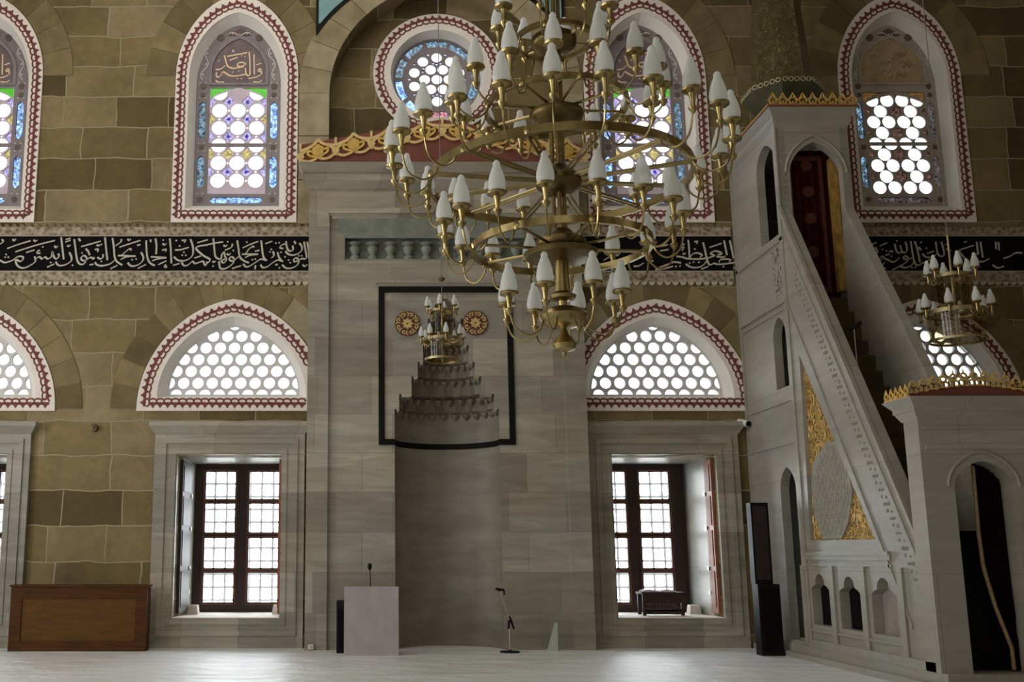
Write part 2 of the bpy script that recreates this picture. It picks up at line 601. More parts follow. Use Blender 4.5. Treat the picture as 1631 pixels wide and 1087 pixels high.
def side(X0):
    """turns an XZ-plane slab whose 'x' is really Y into one standing at X0 (slab depth -> +X)"""
    return lambda x, y, z: (X0 + y, x, z)


def empty(name, loc=(0, 0, 0)):
    o = bpy.data.objects.new(name, None)
    o.location = loc
    o.empty_display_size = 0.2
    COL.objects.link(o)
    return o


def thing(name, label, cat, loc=(0, 0, 0), group=None):
    o = empty(name, loc)
    return tag(o, label, cat, group)


def tag(o, label, cat, group=None):
    o['label'] = label
    o['category'] = cat
    if group:
        o['group'] = group
    return o


def struct(name, mb=None, m=None, label=None):
    o = mb.build(name, m) if mb is not None else empty(name)
    o['kind'] = 'structure'
    if label:
        o['label'] = label
    return o


def cr(pts, n=4, closed=False):
    """smooth a polyline"""
    if len(pts) < 3:
        return list(pts)
    out = []
    m = len(pts)
    d = len(pts[0])
    rng = range(m) if closed else range(m - 1)
    for i in rng:
        if closed:
            p0, p1, p2, p3 = pts[(i - 1) % m], pts[i], pts[(i + 1) % m], pts[(i + 2) % m]
        else:
            p0, p1, p2, p3 = pts[max(i - 1, 0)], pts[i], pts[i + 1], pts[min(i + 2, m - 1)]
        for k in range(n):
            t = k / n
            out.append(tuple(0.5 * (2 * p1[q] + (p2[q] - p0[q]) * t + (2 * p0[q] - 5 * p1[q] + 4 * p2[q] - p3[q]) * t * t
                                    + (3 * p1[q] - p0[q] - 3 * p2[q] + p3[q]) * t ** 3) for q in range(d)))
    if not closed:
        out.append(tuple(pts[-1]))
    return out


def arch(cx, hw, zb, zs, za, n=28, point=0.12):
    o = [(cx - hw, zb)]
    for i in range(n + 1):
        th = PI * (1 - i / n)
        o.append((cx + hw * math.cos(th), zs + (za - zs) * ((1 - point) * math.sin(th) + point * (1 - abs(math.cos(th))))))
    o.append((cx + hw, zb))
    return o


def circle(cx, cz, r, n=20, a0=0.0):
    return [(cx + r * math.cos(a0 + 2 * PI * i / n), cz + r * math.sin(a0 + 2 * PI * i / n)) for i in range(n)]


def rect(x0, x1, z0, z1):
    return [(x0, z0), (x1, z0), (x1, z1), (x0, z1)]


def clip(poly, conv):
    """clip a polygon by a convex outline (any winding)"""
    k = len(conv)
    area = sum(conv[i][0] * conv[(i + 1) % k][1] - conv[(i + 1) % k][0] * conv[i][1] for i in range(k))
    sg = 1 if area > 0 else -1
    out = list(poly)
    for i in range(k):
        a, b = conv[i], conv[(i + 1) % k]
        if math.hypot(b[0] - a[0], b[1] - a[1]) < 1e-9:
            continue
        f = lambda p: sg * ((b[0] - a[0]) * (p[1] - a[1]) - (b[1] - a[1]) * (p[0] - a[0]))
        inp, out = out, []
        for j in range(len(inp)):
            p, q = inp[j], inp[(j + 1) % len(inp)]
            fp, fq = f(p), f(q)
            if fp >= 0:
                out.append(p)
            if (fp > 0 and fq < 0) or (fp < 0 and fq > 0):
                t = fp / (fp - fq)
                out.append((p[0] + (q[0] - p[0]) * t, p[1] + (q[1] - p[1]) * t))
        if len(out) < 3:
            return []
    r = []
    for p in out:
        if not r or math.hypot(p[0] - r[-1][0], p[1] - r[-1][1]) > 1e-4:
            r.append(p)
    if len(r) > 2 and math.hypot(r[0][0] - r[-1][0], r[0][1] - r[-1][1]) < 1e-4:
        r.pop()
    return r if len(r) >= 3 else []


def parea(p):
    k = len(p)
    return abs(sum(p[i][0] * p[(i + 1) % k][1] - p[(i + 1) % k][0] * p[i][1] for i in range(k))) / 2


def walk(path, step, closed=False):
    """points and outward normals at even spacing along a polyline"""
    P = list(path) + ([path[0]] if closed else [])
    seg = [math.hypot(P[i + 1][0] - P[i][0], P[i + 1][1] - P[i][1]) for i in range(len(P) - 1)]
    tot = sum(seg)
    n = max(1, int(round(tot / step)))
    out = []
    for k in range(n + (0 if closed else 1)):
        d = min(tot * k / n, tot - 1e-6)
        i = 0
        while d > seg[i]:
            d -= seg[i]
            i += 1
        t = d / seg[i]
        a, b = P[i], P[i + 1]
        dx, dz = (b[0] - a[0]) / seg[i], (b[1] - a[1]) / seg[i]
        out.append((a[0] + (b[0] - a[0]) * t, a[1] + (b[1] - a[1]) * t, dx, dz))
    return out


def chain_ornament(mb, path, y, step=0.122, s=1.22, outward=1, closed=False, xlim=None):
    """painted chain: loops inside, trefoil buds outside"""
    for x, z, dx, dz in walk(path, step, closed):
        if xlim and not (xlim[0] < x < xlim[1]):
            continue
        nx, nz = -dz * outward, dx * outward           # left of travel
        L = lambda a, b: (x + dx * a * s + nx * b * s, z + dz * a * s + nz * b * s)
        loop = [L(0.052 * math.cos(t), -0.022 + 0.032 * math.sin(t)) for t in [PI * (1.15 + 1.7 * i / 9) * 1.0 - 0.8 for i in range(10)]]
        mb.stroke(loop, 0.022 * s, y, 0.003)
        bud = [L(0, 0.076), L(-0.032, 0.026), L(0, -0.012), L(0.032, 0.026)]
        mb.plate(bud, [], y - 0.0068 - lift() * 0.3, y)
        for q in (-1, 1):
            c = L(q * 0.034, 0.012)
            mb.dot(c[0], c[1], 0.021 * s, y, 0.003, 6)
    return mb


# ------------------------------------------------------------------ the place: measures
AX = 1.22                                   # axis of the prayer niche
UP = [-6.74, -2.31, 4.75, 9.17]             # axes of the window bays
LO = [-6.70, -2.27, 4.73, 9.17]
ROOM = (-11.5, 11.7, -24.0, 13.6)           # x0, x1, back, ceiling
TH = 0.45

# upper windows
U_OUT = lambda c: arch(c, 1.06, 7.035, 9.7, 11.23)
U_CH = lambda c: arch(c, 0.955, 7.17, 9.68, 11.04)
U_SPL = lambda c: arch(c, 0.83, 7.27, 9.66, 10.88)
U_PAN = lambda c: arch(c, 0.74, 7.40, 9.62, 10.76)
# lunettes
L_OUT = lambda c: arch(c, 1.55, 3.82, 3.86, 5.70, 36)
L_CH = lambda c: arch(c, 1.405, 3.955, 3.96, 5.545, 36)
L_SPL = lambda c: arch(c, 1.22, 4.04, 4.05, 5.40, 36)
L_PAN = lambda c: arch(c, 1.10, 4.09, 4.1, 5.30, 36)
R_W, R_Z0, R_Z1 = 0.84, 0.526, 3.10         # big windows near the floor

BIG_ARCH = arch(AX, 1.93, 7.6, 9.35, 11.42, 40, 0.06)

# ------------------------------------------------------------------ room shell
x0, x1, yb, zc = ROOM
holes = [U_SPL(c) for c in UP] + [L_SPL(c) for c in LO] + [rect(c - R_W, c + R_W, R_Z0, R_Z1) for c in LO]
holes += [BIG_ARCH, rect(AX - 1.0, AX + 1.0, -0.1, 6.0)]
struct('wall_front', MB().plate(rect(x0, x1, -0.2, zc), holes, 0.0, TH), STONE, 'coursed tan stone wall facing the hall')
struct('floor', MB().box(x0, x1, yb, TH, -0.2, FZ), FLOORM, 'carpeted floor, window sheen in its pale colour')
struct('ceiling', MB().box(x0, x1, yb, 0.6, zc, zc + 0.2), CEIL)
struct('wall_left', MB().box(x0 - 0.3, x0, yb, 0.6, -0.2, zc), STONE)
struct('wall_right', MB().box(x1, x1 + 0.3, yb, 0.6, -0.2, zc), STONE)
struct('wall_back', MB().box(x0, x1, yb - 0.3, yb, -0.2, zc), STONE)
struct('courtyard_ground', MB().box(-40, 40, 2.4, 60, -0.5, -0.3), YARD, 'paved ground outside the windows')

# recessed wall under the great arch, with its round window
OCX, OCZ = W(697, 118, TH)
struct('wall_recess', MB().plate(rect(AX - 2.2, AX + 2.2, 7.4, 11.7), [circle(OCX, OCZ, 0.84, 40)], TH, TH + 0.15), STONE,
       'recessed stone wall under the great arch')


def voussoirs(name, c, hw, zs, za, w, n, m, point=0.12, y=0.0, proud=0.016, xlim=None, gap=0.045, legs=0):
    mb = MB()
    A = arch(c, hw, 0, zs, za, n * 4, point)[1:-1]
    B = arch(c, hw + w, 0, zs, za + w, n * 4, point)[1:-1]
    for k in range(n):
        a, b = k * 4, k * 4 + 4
        if xlim and not (xlim[0] < A[a][0] and B[a][0] > xlim[0] and max(B[b][0], A[b][0]) < xlim[1] and min(B[b][0], B[a][0]) > xlim[0]):
            continue
        inn = [A[i] for i in range(a, b + 1)]
        out = [B[i] for i in range(a, b + 1)]
        g = gap / 4

        def lerp(p, q, t):
            return (p[0] + (q[0] - p[0]) * t, p[1] + (q[1] - p[1]) * t)
        i0, i1 = lerp(inn[0], inn[1], g * 4), lerp(inn[-1], inn[-2], g * 4)
        o0, o1 = lerp(out[0], out[1], g * 4), lerp(out[-1], out[-2], g * 4)
        poly = [i0] + inn[1:-1] + [i1, o1] + out[1:-1][::-1] + [o0]
        mb.plate(poly, [], y - proud, y)
    o_ = struct(name, mb, m)
    pa = [p for p in A if not xlim or xlim[0] < p[0] < xlim[1]]
    pb_ = [p for p in B if not xlim or xlim[0] < p[0] < xlim[1]]
    MB().plate(pa + pb_[::-1], [], y - 0.006, y - 0.001).build('mortar_bed', MORTAR, o_)
    return o_


k = 0
for c in UP:
    k += 1
    voussoirs('trim_%d' % k, c, 1.075, 9.7, 11.24, 0.5, 11, VOU)
for i, c in enumerate(LO):
    k += 1
    lim = {0: (-99, 99), 1: (-99, -1.0), 2: (3.45, 99), 3: (7.4, 99)}[i]
    voussoirs('trim_%d' % k, c, 1.565, 3.86, 5.71, 0.42, 15, VOU, xlim=lim)
k += 1
voussoirs('trim_%d' % k, AX, 1.93, 9.35, 11.42, 0.53, 15, VOU2, point=0.06, proud=0.03)
# stone legs that carry the great arch down to the niche
k += 1
legs = MB()
for sgn in (-1, 1):
    for j in range(3):
        z = 7.0 + j * 0.79
        xa, xb = sorted((AX + sgn * 1.93, AX + sgn * 2.45))
        legs.box(xa, xb, -0.03, 0.0, z + 0.01, z + 0.78)
struct('trim_%d' % k, legs, VOU2)
# teal painted spandrels with their black line beside the great arch
for sgn in (-1, 1):
    k += 1
    xs = AX + sgn * 2.13
    ext = arch(AX, 2.46, 0, 9.35, 11.72, 80, 0.06)[1:-1]
    half = [p for p in ext if (p[0] - AX) * sgn > 0 and abs(p[0] - AX) < 2.2 and p[1] > 9.9]
    half.sort(key=lambda p: p[1])
    def shape(d):
        # vertical line, then along the arch outwards
        pts = [(AX + sgn * (2.17 - d), 13.2 - d)]
        zt = None
        arcp = [(AX + (p[0] - AX) * (1 + d / 2.42), p[1] + d * 1.3) for p in half if abs(p[0] - AX) * (1 + d / 2.42) < 2.17 - d]
        arcp.append((AX + sgn * 0.1, 13.2 - d)) if False else None
        q0 = arcp[0]
        pts = [(AX + sgn * (2.17 - d), 13.2 - d), (AX + sgn * (2.17 - d), q0[1] - 0.02)] + arcp
        pts.append((arcp[-1][0], 13.2 - d))
        return pts
    t = struct('trim_%d' % k, MB().plate(shape(0.0), [], -0.05, -0.031), BLACKSTONE, 'black painted line round the teal spandrel')
    MB().plate(shape(0.045), [], -0.056, -0.05).build('teal_field', TEAL, t)


# ------------------------------------------------------------------ upper windows
def splay(a, b, ya, yb_):
    return MB().rings([[(p[0], ya, p[1]) for p in a], [(p[0], yb_, p[1]) for p in b]])


WORD = [  # gilded words in the tympanum, traced in a 9.88x enlargement whose corner is (300,20)
    [(395, 790), (470, 780), (540, 720)], [(520, 560), (545, 660), (580, 740), (660, 770), (720, 760), (820, 740)],
    [(820, 735), (740, 735), (720, 700), (770, 672), (845, 695), (800, 725)], [(890, 500), (905, 650), (912, 870)], [(965, 540), (970, 700), (976, 870)],
    [(840, 760), (850, 850), (885, 890), (912, 870)], [(410, 830), (405, 885), (440, 912), (480, 870), (505, 825), (550, 850), (620, 888), (720, 890), (850, 862)],
    [(1085, 800), (1050, 775), (1030, 805), (1075, 825), (1080, 862), (1010, 908), (890, 935)], [(600, 640), (720, 590)], [(560, 575), (860, 515)], [(400, 968), (450, 995), (525, 990)],
    [(960, 985), (1050, 990), (1095, 960)], [(640, 470), (660, 505)], [(430, 660), (445, 630)], [(1000, 715), (1080, 685)]]
WORDDOT = [(725, 935), (785, 935), (655, 830), (740, 810), (780, 565), (830, 575)]


def scroll_strip(mb, x0, z0, x1, z1, y, amp, n=4, w=0.016):
    L = math.hypot(x1 - x0, z1 - z0)
    dx, dz = (x1 - x0) / L, (z1 - z0) / L
    pts = []
    m = n * 8
    for i in range(m + 1):
        t = i / m
        a = amp * math.sin(t * n * PI)
        pts.append((x0 + (x1 - x0) * t - dz * a, z0 + (z1 - z0) * t + dx * a))
    mb.stroke(pts, w, y, 0.006)
    for j in range(n):
        t = (j + 0.5) / n
        sg = 1 if j % 2 == 0 else -1
        mb.dot(x0 + (x1 - x0) * t - dz * amp * 0.2 * sg, z0 + (z1 - z0) * t + dx * amp * 0.2 * sg, amp * 0.42, y, 0.006, 8)


def upper_window(idx, c, style, lit):
    win = empty('window_%d' % idx, (c, 0, 7.035))
    win['kind'] = 'structure'
    xl = None
    MB().plate(U_OUT(c), [U_SPL(c)], -0.03, 0.0).build('plaster_surround', PLASTER, win)
    ch = MB()
    path = U_CH(c)
    path = path + [(c + 0.955 - 0.1 * i, 7.17) for i in range(1, 19)]
    chain_ornament(ch, path, -0.03, closed=True)
    ch.build('painted_chain_border', PIGMENT, win)
    splay(U_SPL(c), U_PAN(c), -0.001, 0.2).build('reveal', PLASTER_IN, win)
    tm = TRACERY if style == 1 else TRACERY2
    lw = 0.5 if style == 1 else 0.55
    zb, zt = (7.62, 9.58) if style == 1 else (7.60, 9.5)
    yp = 0.2
    strips = []
    for sx in (-1, 1):
        for (a, b) in ((7.72, 8.32), (8.62, 9.32)):
            xm = c + sx * 0.625
            strips.append((sx, a, b, [(xm - 0.06, a + 0.06), (xm, a), (xm + 0.06, a + 0.06), (xm + 0.06, b - 0.06), (xm, b), (xm - 0.06, b - 0.06)]))
    bot = [(c - 0.46, 7.5), (c - 0.4, 7.455), (c + 0.4, 7.455), (c + 0.46, 7.5), (c + 0.4, 7.565), (c - 0.4, 7.565)]
    light = rect(c - lw, c + lw, zb, zt)
    MB().plate(U_PAN(c), [light, bot] + [s[3] for s in strips], yp, yp + 0.05).build('tracery_panel', tm, win)
    # tympanum
    tp = arch(c, 0.47 if style == 1 else 0.55, 9.66, 9.9, 10.50, 20, 0.25)
    tr = arch(c, 0.52 if style == 1 else 0.6, 9.62, 9.9, 10.57, 20, 0.25)
    MB().plate(tr, [tp], yp - 0.025, yp).build('tympanum_rim', tm, win)
    MB().plate(tp, [], yp - 0.004, yp).build('tympanum', TYMP if style == 1 else TYMP2, win)
    wm = MB()
    if style == 1:
        s = 0.00117
        for st in WORD:
            wm.stroke(cr([(c + (p[0] - 745) * s, 9.62 + (1040 - p[1]) * s) for p in st]), 0.022, yp - 0.004, 0.004, nib=0.9)
        for p in WORDDOT:
            wm.dot(c + (p[0] - 745) * s, 9.62 + (1040 - p[1]) * s, 0.014, yp - 0.004, 0.004, 4)
    else:
        rr = random.Random(3)
        for q in range(16):
            a = rr.uniform(-0.35, 0.3)
            z = rr.uniform(9.72, 10.2)
            wm.stroke(cr([(c + a, z), (c + a + 0.05, z + 0.07), (c + a + 0.12, z + 0.02), (c + a + 0.16, z + 0.1)]), 0.013, yp - 0.004, 0.003)
    wm.build('gilded_lettering', GOLDPAINT if style == 1 else FRINGE, win)
    # relief of rosettes and scrolls round the tympanum
    rel, ros = MB(), MB()
    for sx in (-1, 1):
        ros.dot(c + sx * 0.34, 10.52, 0.065, yp, 0.012, 12)
        ros.dot(c + sx * 0.62, 9.6, 0.055, yp, 0.012, 6)
        ros.dot(c + sx * 0.62, 9.44, 0.05, yp, 0.012, 4, PI / 4)
        ros.dot(c + sx * 0.62, 8.47, 0.05, yp, 0.012, 4, PI / 4)
        ros.dot(c + sx * 0.62, 7.52, 0.05, yp, 0.012, 8)
        scroll_strip(rel, c + sx * 0.64, 9.72, c + sx * 0.54, 10.32, yp, 0.045, 3)
        for z in (7.62, 8.40, 8.54, 9.38, 9.66):
            for q in (-0.05, 0.05):
                rel.dot(c + sx * 0.625 + q, z, 0.014, yp, 0.008, 6)
        for (sx_, a, b, pl) in strips:
            if sx_ == sx:
                scroll_strip(rel, c + sx * 0.625, a + 0.05, c + sx * 0.625, b - 0.05, yp + 0.03, 0.038, 4, 0.014)
    ros.plate([(c - 0.2, 10.56), (c - 0.13, 10.62), (c, 10.70), (c + 0.13, 10.62), (c + 0.2, 10.56)], [], yp - 0.012, yp)
    scroll_strip(rel, c - 0.19, 10.585, c + 0.19, 10.585, yp - 0.012, 0.03, 3)
    scroll_strip(rel, c - 0.4, 7.51, c + 0.4, 7.51, yp + 0.03, 0.03, 5, 0.014)
    ros.build('rosettes', ROSETTE, win)
    rel.build('relief_scrolls', RELIEF, win)
    # grid of roundels
    gh, clear, deep, pale, amber = [], MB(), MB(), MB(), MB()
    if style == 1:
        R, sp = 0.131, 0.325
        ztop = arch(c, lw - 0.005, zb, zt - 0.26, zt + 0.04, 16, 0.3)
        for i in range(6):
            z = zb + 0.245 + 0.3225 * i
            for j in (-1, 0, 1):
                cc = clip(circle(c + j * sp, z, R), ztop if i >= 4 else rect(c - lw + .005, c + lw - .005, zb + .005, zt - .005))
                if cc and parea(cc) > 0.004:
                    gh.append(cc)
            if i < 5:
                zz = z + 0.161
                for j in (-1.5, -0.5, 0.5, 1.5):
                    d = 0.104
                    dd = clip([(c + j * sp, zz - d), (c + j * sp + d, zz), (c + j * sp, zz + d), (c + j * sp - d, zz)],
                              ztop if i >= 4 else rect(c - lw + .005, c + lw - .005, zb + .005, zt - .005))
                    if dd and parea(dd) > 0.002:
                        gh.append(dd)
                        (amber if (i % 2 and abs(j) > 1) or (i == 1) else pale).plate(dd, [], yp + 0.02, yp + 0.024)
                        if abs(j) < 1 and i != 1:
                            deep.dot(c + j * sp, zz, 0.03, yp + 0.018, 0.004, 8)
        for i in range(5):
            z = zb + 0.245 + 0.3225 * i
            for j in (-0.5, 0.5):
                gh.append(circle(c + j * sp, z, 0.022, 8))
            for j in (-1, 0, 1):
                if i < 4:
                    gh.append(circle(c + j * sp, z + 0.161, 0.022, 8))
        spand = []
        for sx in (-1, 1):
            hole = [(c + sx * 0.025, zt - .005), (c + sx * (lw - .01), zt - .005), (c + sx * (lw - .01), zt - 0.2), (c + sx * 0.36, zt - 0.11), (c + sx * 0.18, zt - 0.04)]
            spand.append(hole)
        gh2 = [h for h in gh if max(p[1] for p in h) < zt - 0.01]
        gh = []
        arc_lim = [(c - lw, zt - 0.22), (c - 0.36, zt - 0.13), (c - 0.18, zt - 0.06), (c, zt - 0.01), (c + 0.18, zt - 0.06), (c + 0.36, zt - 0.13), (c + lw, zt - 0.22), (c + lw, zb), (c - lw, zb)]
        for h in gh2:
            hh = clip(h, arc_lim)
            if hh and parea(hh) > 0.0008:
                gh.append(hh)
        MB().plate(light, gh + spand, yp + 0.005, yp + 0.035).build('roundel_grid', mat('bloom_mauve_lead', (0.62, 0.53, 0.62), 0.6, var=0.15), win)  # lead colour lightened to imitate the bloom of the backlit panes
        gm = MB()
        for h in spand:
            gm.plate(h, [], yp + 0.02, yp + 0.024)
        gm.build('green_glass', G_GREEN, win)
        MB().box(c - lw, c + lw, yp - 0.01, yp + 0.02, zb + 0.245 + 0.645 - 0.03, zb + 0.245 + 0.645 + 0.03).build('crossbar', tm, win)
        deep.build('violet_glass', G_DEEP, win)
        pale.build('pale_glass', G_PALE, win)
        amber.build('amber_glass', G_AMBER, win)
    else:
        R = 0.117
        brown = MB()
        ztop = arch(c, lw - 0.005, zb, zt - 0.27, zt - 0.05, 16, 0.3)
        for i in range(9):
            z = zb + 0.14 + 0.2 * i
            for j in ((-1.5, -0.5, 0.5, 1.5) if i % 2 == 0 else (-1, 1)):
                cc = clip(circle(c + j * 0.262, z, R), ztop)
                if cc and parea(cc) > 0.004:
                    gh.append(cc)
            if i % 2:
                for j in (-1.85, 0, 1.85):
                    h = circle(c + j * 0.262, z, 0.1 if j == 0 else 0.05, 6, PI / 6)
                    gh.append(h)
                    brown.plate(circle(c + j * 0.262, z, 0.1 if j == 0 else 0.05, 6, PI / 6), [], yp + 0.02, yp + 0.024)
        om_ = MB()
        for sx in (-1, 1):
            h = [(c + sx * 0.05, zt - .012), (c + sx * (lw - .012), zt - .012), (c + sx * (lw - .012), zt - 0.2), (c + sx * 0.38, zt - 0.075), (c + sx * 0.2, zt - 0.035)]
            gh.append(h)
            om_.plate(h, [], yp + 0.02, yp + 0.024)
        om_.build('orange_glass', G_ORANGE, win)
        MB().plate(light, gh, yp + 0.005, yp + 0.035).build('roundel_grid', TRACERY2, win)
        MB().box(c - lw, c + lw, yp - 0.01, yp + 0.02, zb + 0.9, zb + 0.96).build('crossbar', TRACERY2, win)
        brown.build('brown_glass', G_BROWN, win)
    MB().plate(rect(c - lw - .02, c + lw + .02, zb - .02, zt + .02), [], yp + 0.055, yp + 0.06).build('roundel_glass', G_CLEAR, win)
    for sx, m_ in ((-1, lit[0]), (1, lit[1])):
        sm = MB()
        for (s_, a, b, pl) in strips:
            if s_ == sx:
                sm.plate(pl, [], yp + 0.045, yp + 0.05)
        sm.build('strip_glass', m_, win)
    MB().plate(bot, [], yp + 0.045, yp + 0.05).build('strip_glass', lit[2], win)


upper_window(1, UP[0], 1, (G_BLUE, G_BLUE, G_BLUE))
upper_window(2, UP[1], 1, (G_DIMBLUE, G_BLUE, G_BLUE))
upper_window(3, UP[2], 1, (G_BLUE, G_DIMBLUE, G_BLUE))
upper_window(4, UP[3], 2, (G_DIMBLUE, G_DIM, G_DIM))

# round window
win = empty('window_5', (OCX, TH, OCZ))
win['kind'] = 'structure'
MB().plate(circle(OCX, OCZ, 1.15, 48), [circle(OCX, OCZ, 0.84, 40)], TH - 0.03, TH).build('plaster_surround', PLASTER, win)
ch = MB()
chain_ornament(ch, circle(OCX, OCZ, 1.035, 48)[::-1], TH - 0.03, closed=True)
ch.build('painted_chain_border', PIGMENT, win)
splay(circle(OCX, OCZ, 0.84, 40), circle(OCX, OCZ, 0.79, 40), TH - 0.001, TH + 0.2).build('reveal', PLASTER_IN, win)
yo = TH + 0.2
pan = MB()
vio = MB()
RD = 0.096
cents = [(OCX, OCZ)]
for i in range(6):
    a = PI / 3 * i
    cents.append((OCX + 0.218 * math.cos(a), OCZ + 0.218 * math.sin(a)))
for i in range(10):
    a = PI / 2 + 2 * PI / 10 * i
    cents.append((OCX + 0.425 * math.cos(a), OCZ + 0.425 * math.sin(a)))
gh = [circle(p[0], p[1], RD, 18) for p in cents]
small = []
for r_ in (0.125, 0.29, 0.32, 0.345, 0.5):
    for i in range(60):
        a = 2 * PI * i / 60
        q = (OCX + r_ * math.cos(a), OCZ + r_ * math.sin(a))
        if all(math.hypot(q[0] - p[0], q[1] - p[1]) > RD + 0.034 for p in cents) and all(math.hypot(q[0] - p[0], q[1] - p[1]) > 0.066 for p in small):
            small.append(q)
            gh.append(circle(q[0], q[1], 0.027, 6))
            vio.dot(q[0], q[1], 0.027, yo + 0.02, 0.004, 6)
for i in range(10):
    a0, a1 = 2 * PI / 10 * (i + 0.08), 2 * PI / 10 * (i + 0.92)
    seg = [(OCX + 0.75 * math.cos(a0 + (a1 - a0) * t / 6), OCZ + 0.75 * math.sin(a0 + (a1 - a0) * t / 6)) for t in range(7)]
    seg += [(OCX + 0.625 * math.cos(a1 - (a1 - a0) * t / 6), OCZ + 0.625 * math.sin(a1 - (a1 - a0) * t / 6)) for t in range(7)]
    gh.append(seg)
    pan2 = MB().plate(seg, [], yo + 0.012, yo + 0.016)
    pan2.build('rim_glass', G_BLUE if i in (5, 6, 8) else (G_RIM if i == 7 else G_DIMBLUE), win)
MB().plate(circle(OCX, OCZ, 0.80, 48), gh, yo, yo + 0.035).build('roundel_grid', TRACERY, win)
vio.build('violet_glass', G_PALE, win)
MB().plate(circle(OCX, OCZ, 0.575, 32), [], yo + 0.055, yo + 0.06).build('roundel_glass', G_CLEAR, win)


# ------------------------------------------------------------------ lunettes and great windows below
def lunette(idx, c, milky=False, xlim=None):
    win = empty('window_%d' % idx, (c, 0, 3.82))
    win['kind'] = 'structure'
    out = L_OUT(c)
    if xlim:
        out = clip(out, rect(xlim[0], xlim[1], 0, 20))
    MB().plate(out, [L_SPL(c)], -0.03, 0.0).build('plaster_surround', PLASTER, win)
    ch = MB()
    path = L_CH(c)
    path = path + [(c + 1.405 - 0.1 * i, 3.955) for i in range(1, 28)]
    chain_ornament(ch, path, -0.03, closed=True, xlim=(xlim[0] + .03, xlim[1] - .03) if xlim else None)
    ch.build('painted_chain_border', PIGMENT, win)
    splay(L_SPL(c), L_PAN(c), -0.001, 0.16).build('reveal', PLASTER_IN, win)
    yp = 0.16
    pan = L_PAN(c)
    lim = arch(c, 1.075, 4.12, 4.125, 5.275, 36)
    gh = []
    for i in range(7):
        z = 4.115 + 0.199 * i
        for j in range(-6, 7):
            x = c + (j + (0.5 if i % 2 else 0.0)) * 0.237
            cc = clip(circle(x, z, 0.096, 18), lim)
            if cc and parea(cc) > 0.003:
                gh.append(cc)
    MB().plate(pan, gh, yp, yp + 0.06).build('roundel_grid', mat('pale_grey_plaster', (0.62, 0.61, 0.61), 0.8, var=0.05), win)
    MB().plate(pan, [], yp + 0.065, yp + 0.07).build('roundel_glass', G_MILK if milky else G_CLEAR, win)


lunette(6, LO[0])
lunette(7, LO[1], xlim=(-5.0, -1.0))
lunette(8, LO[2], xlim=(3.45, 9.0))
lunette(9, LO[3])


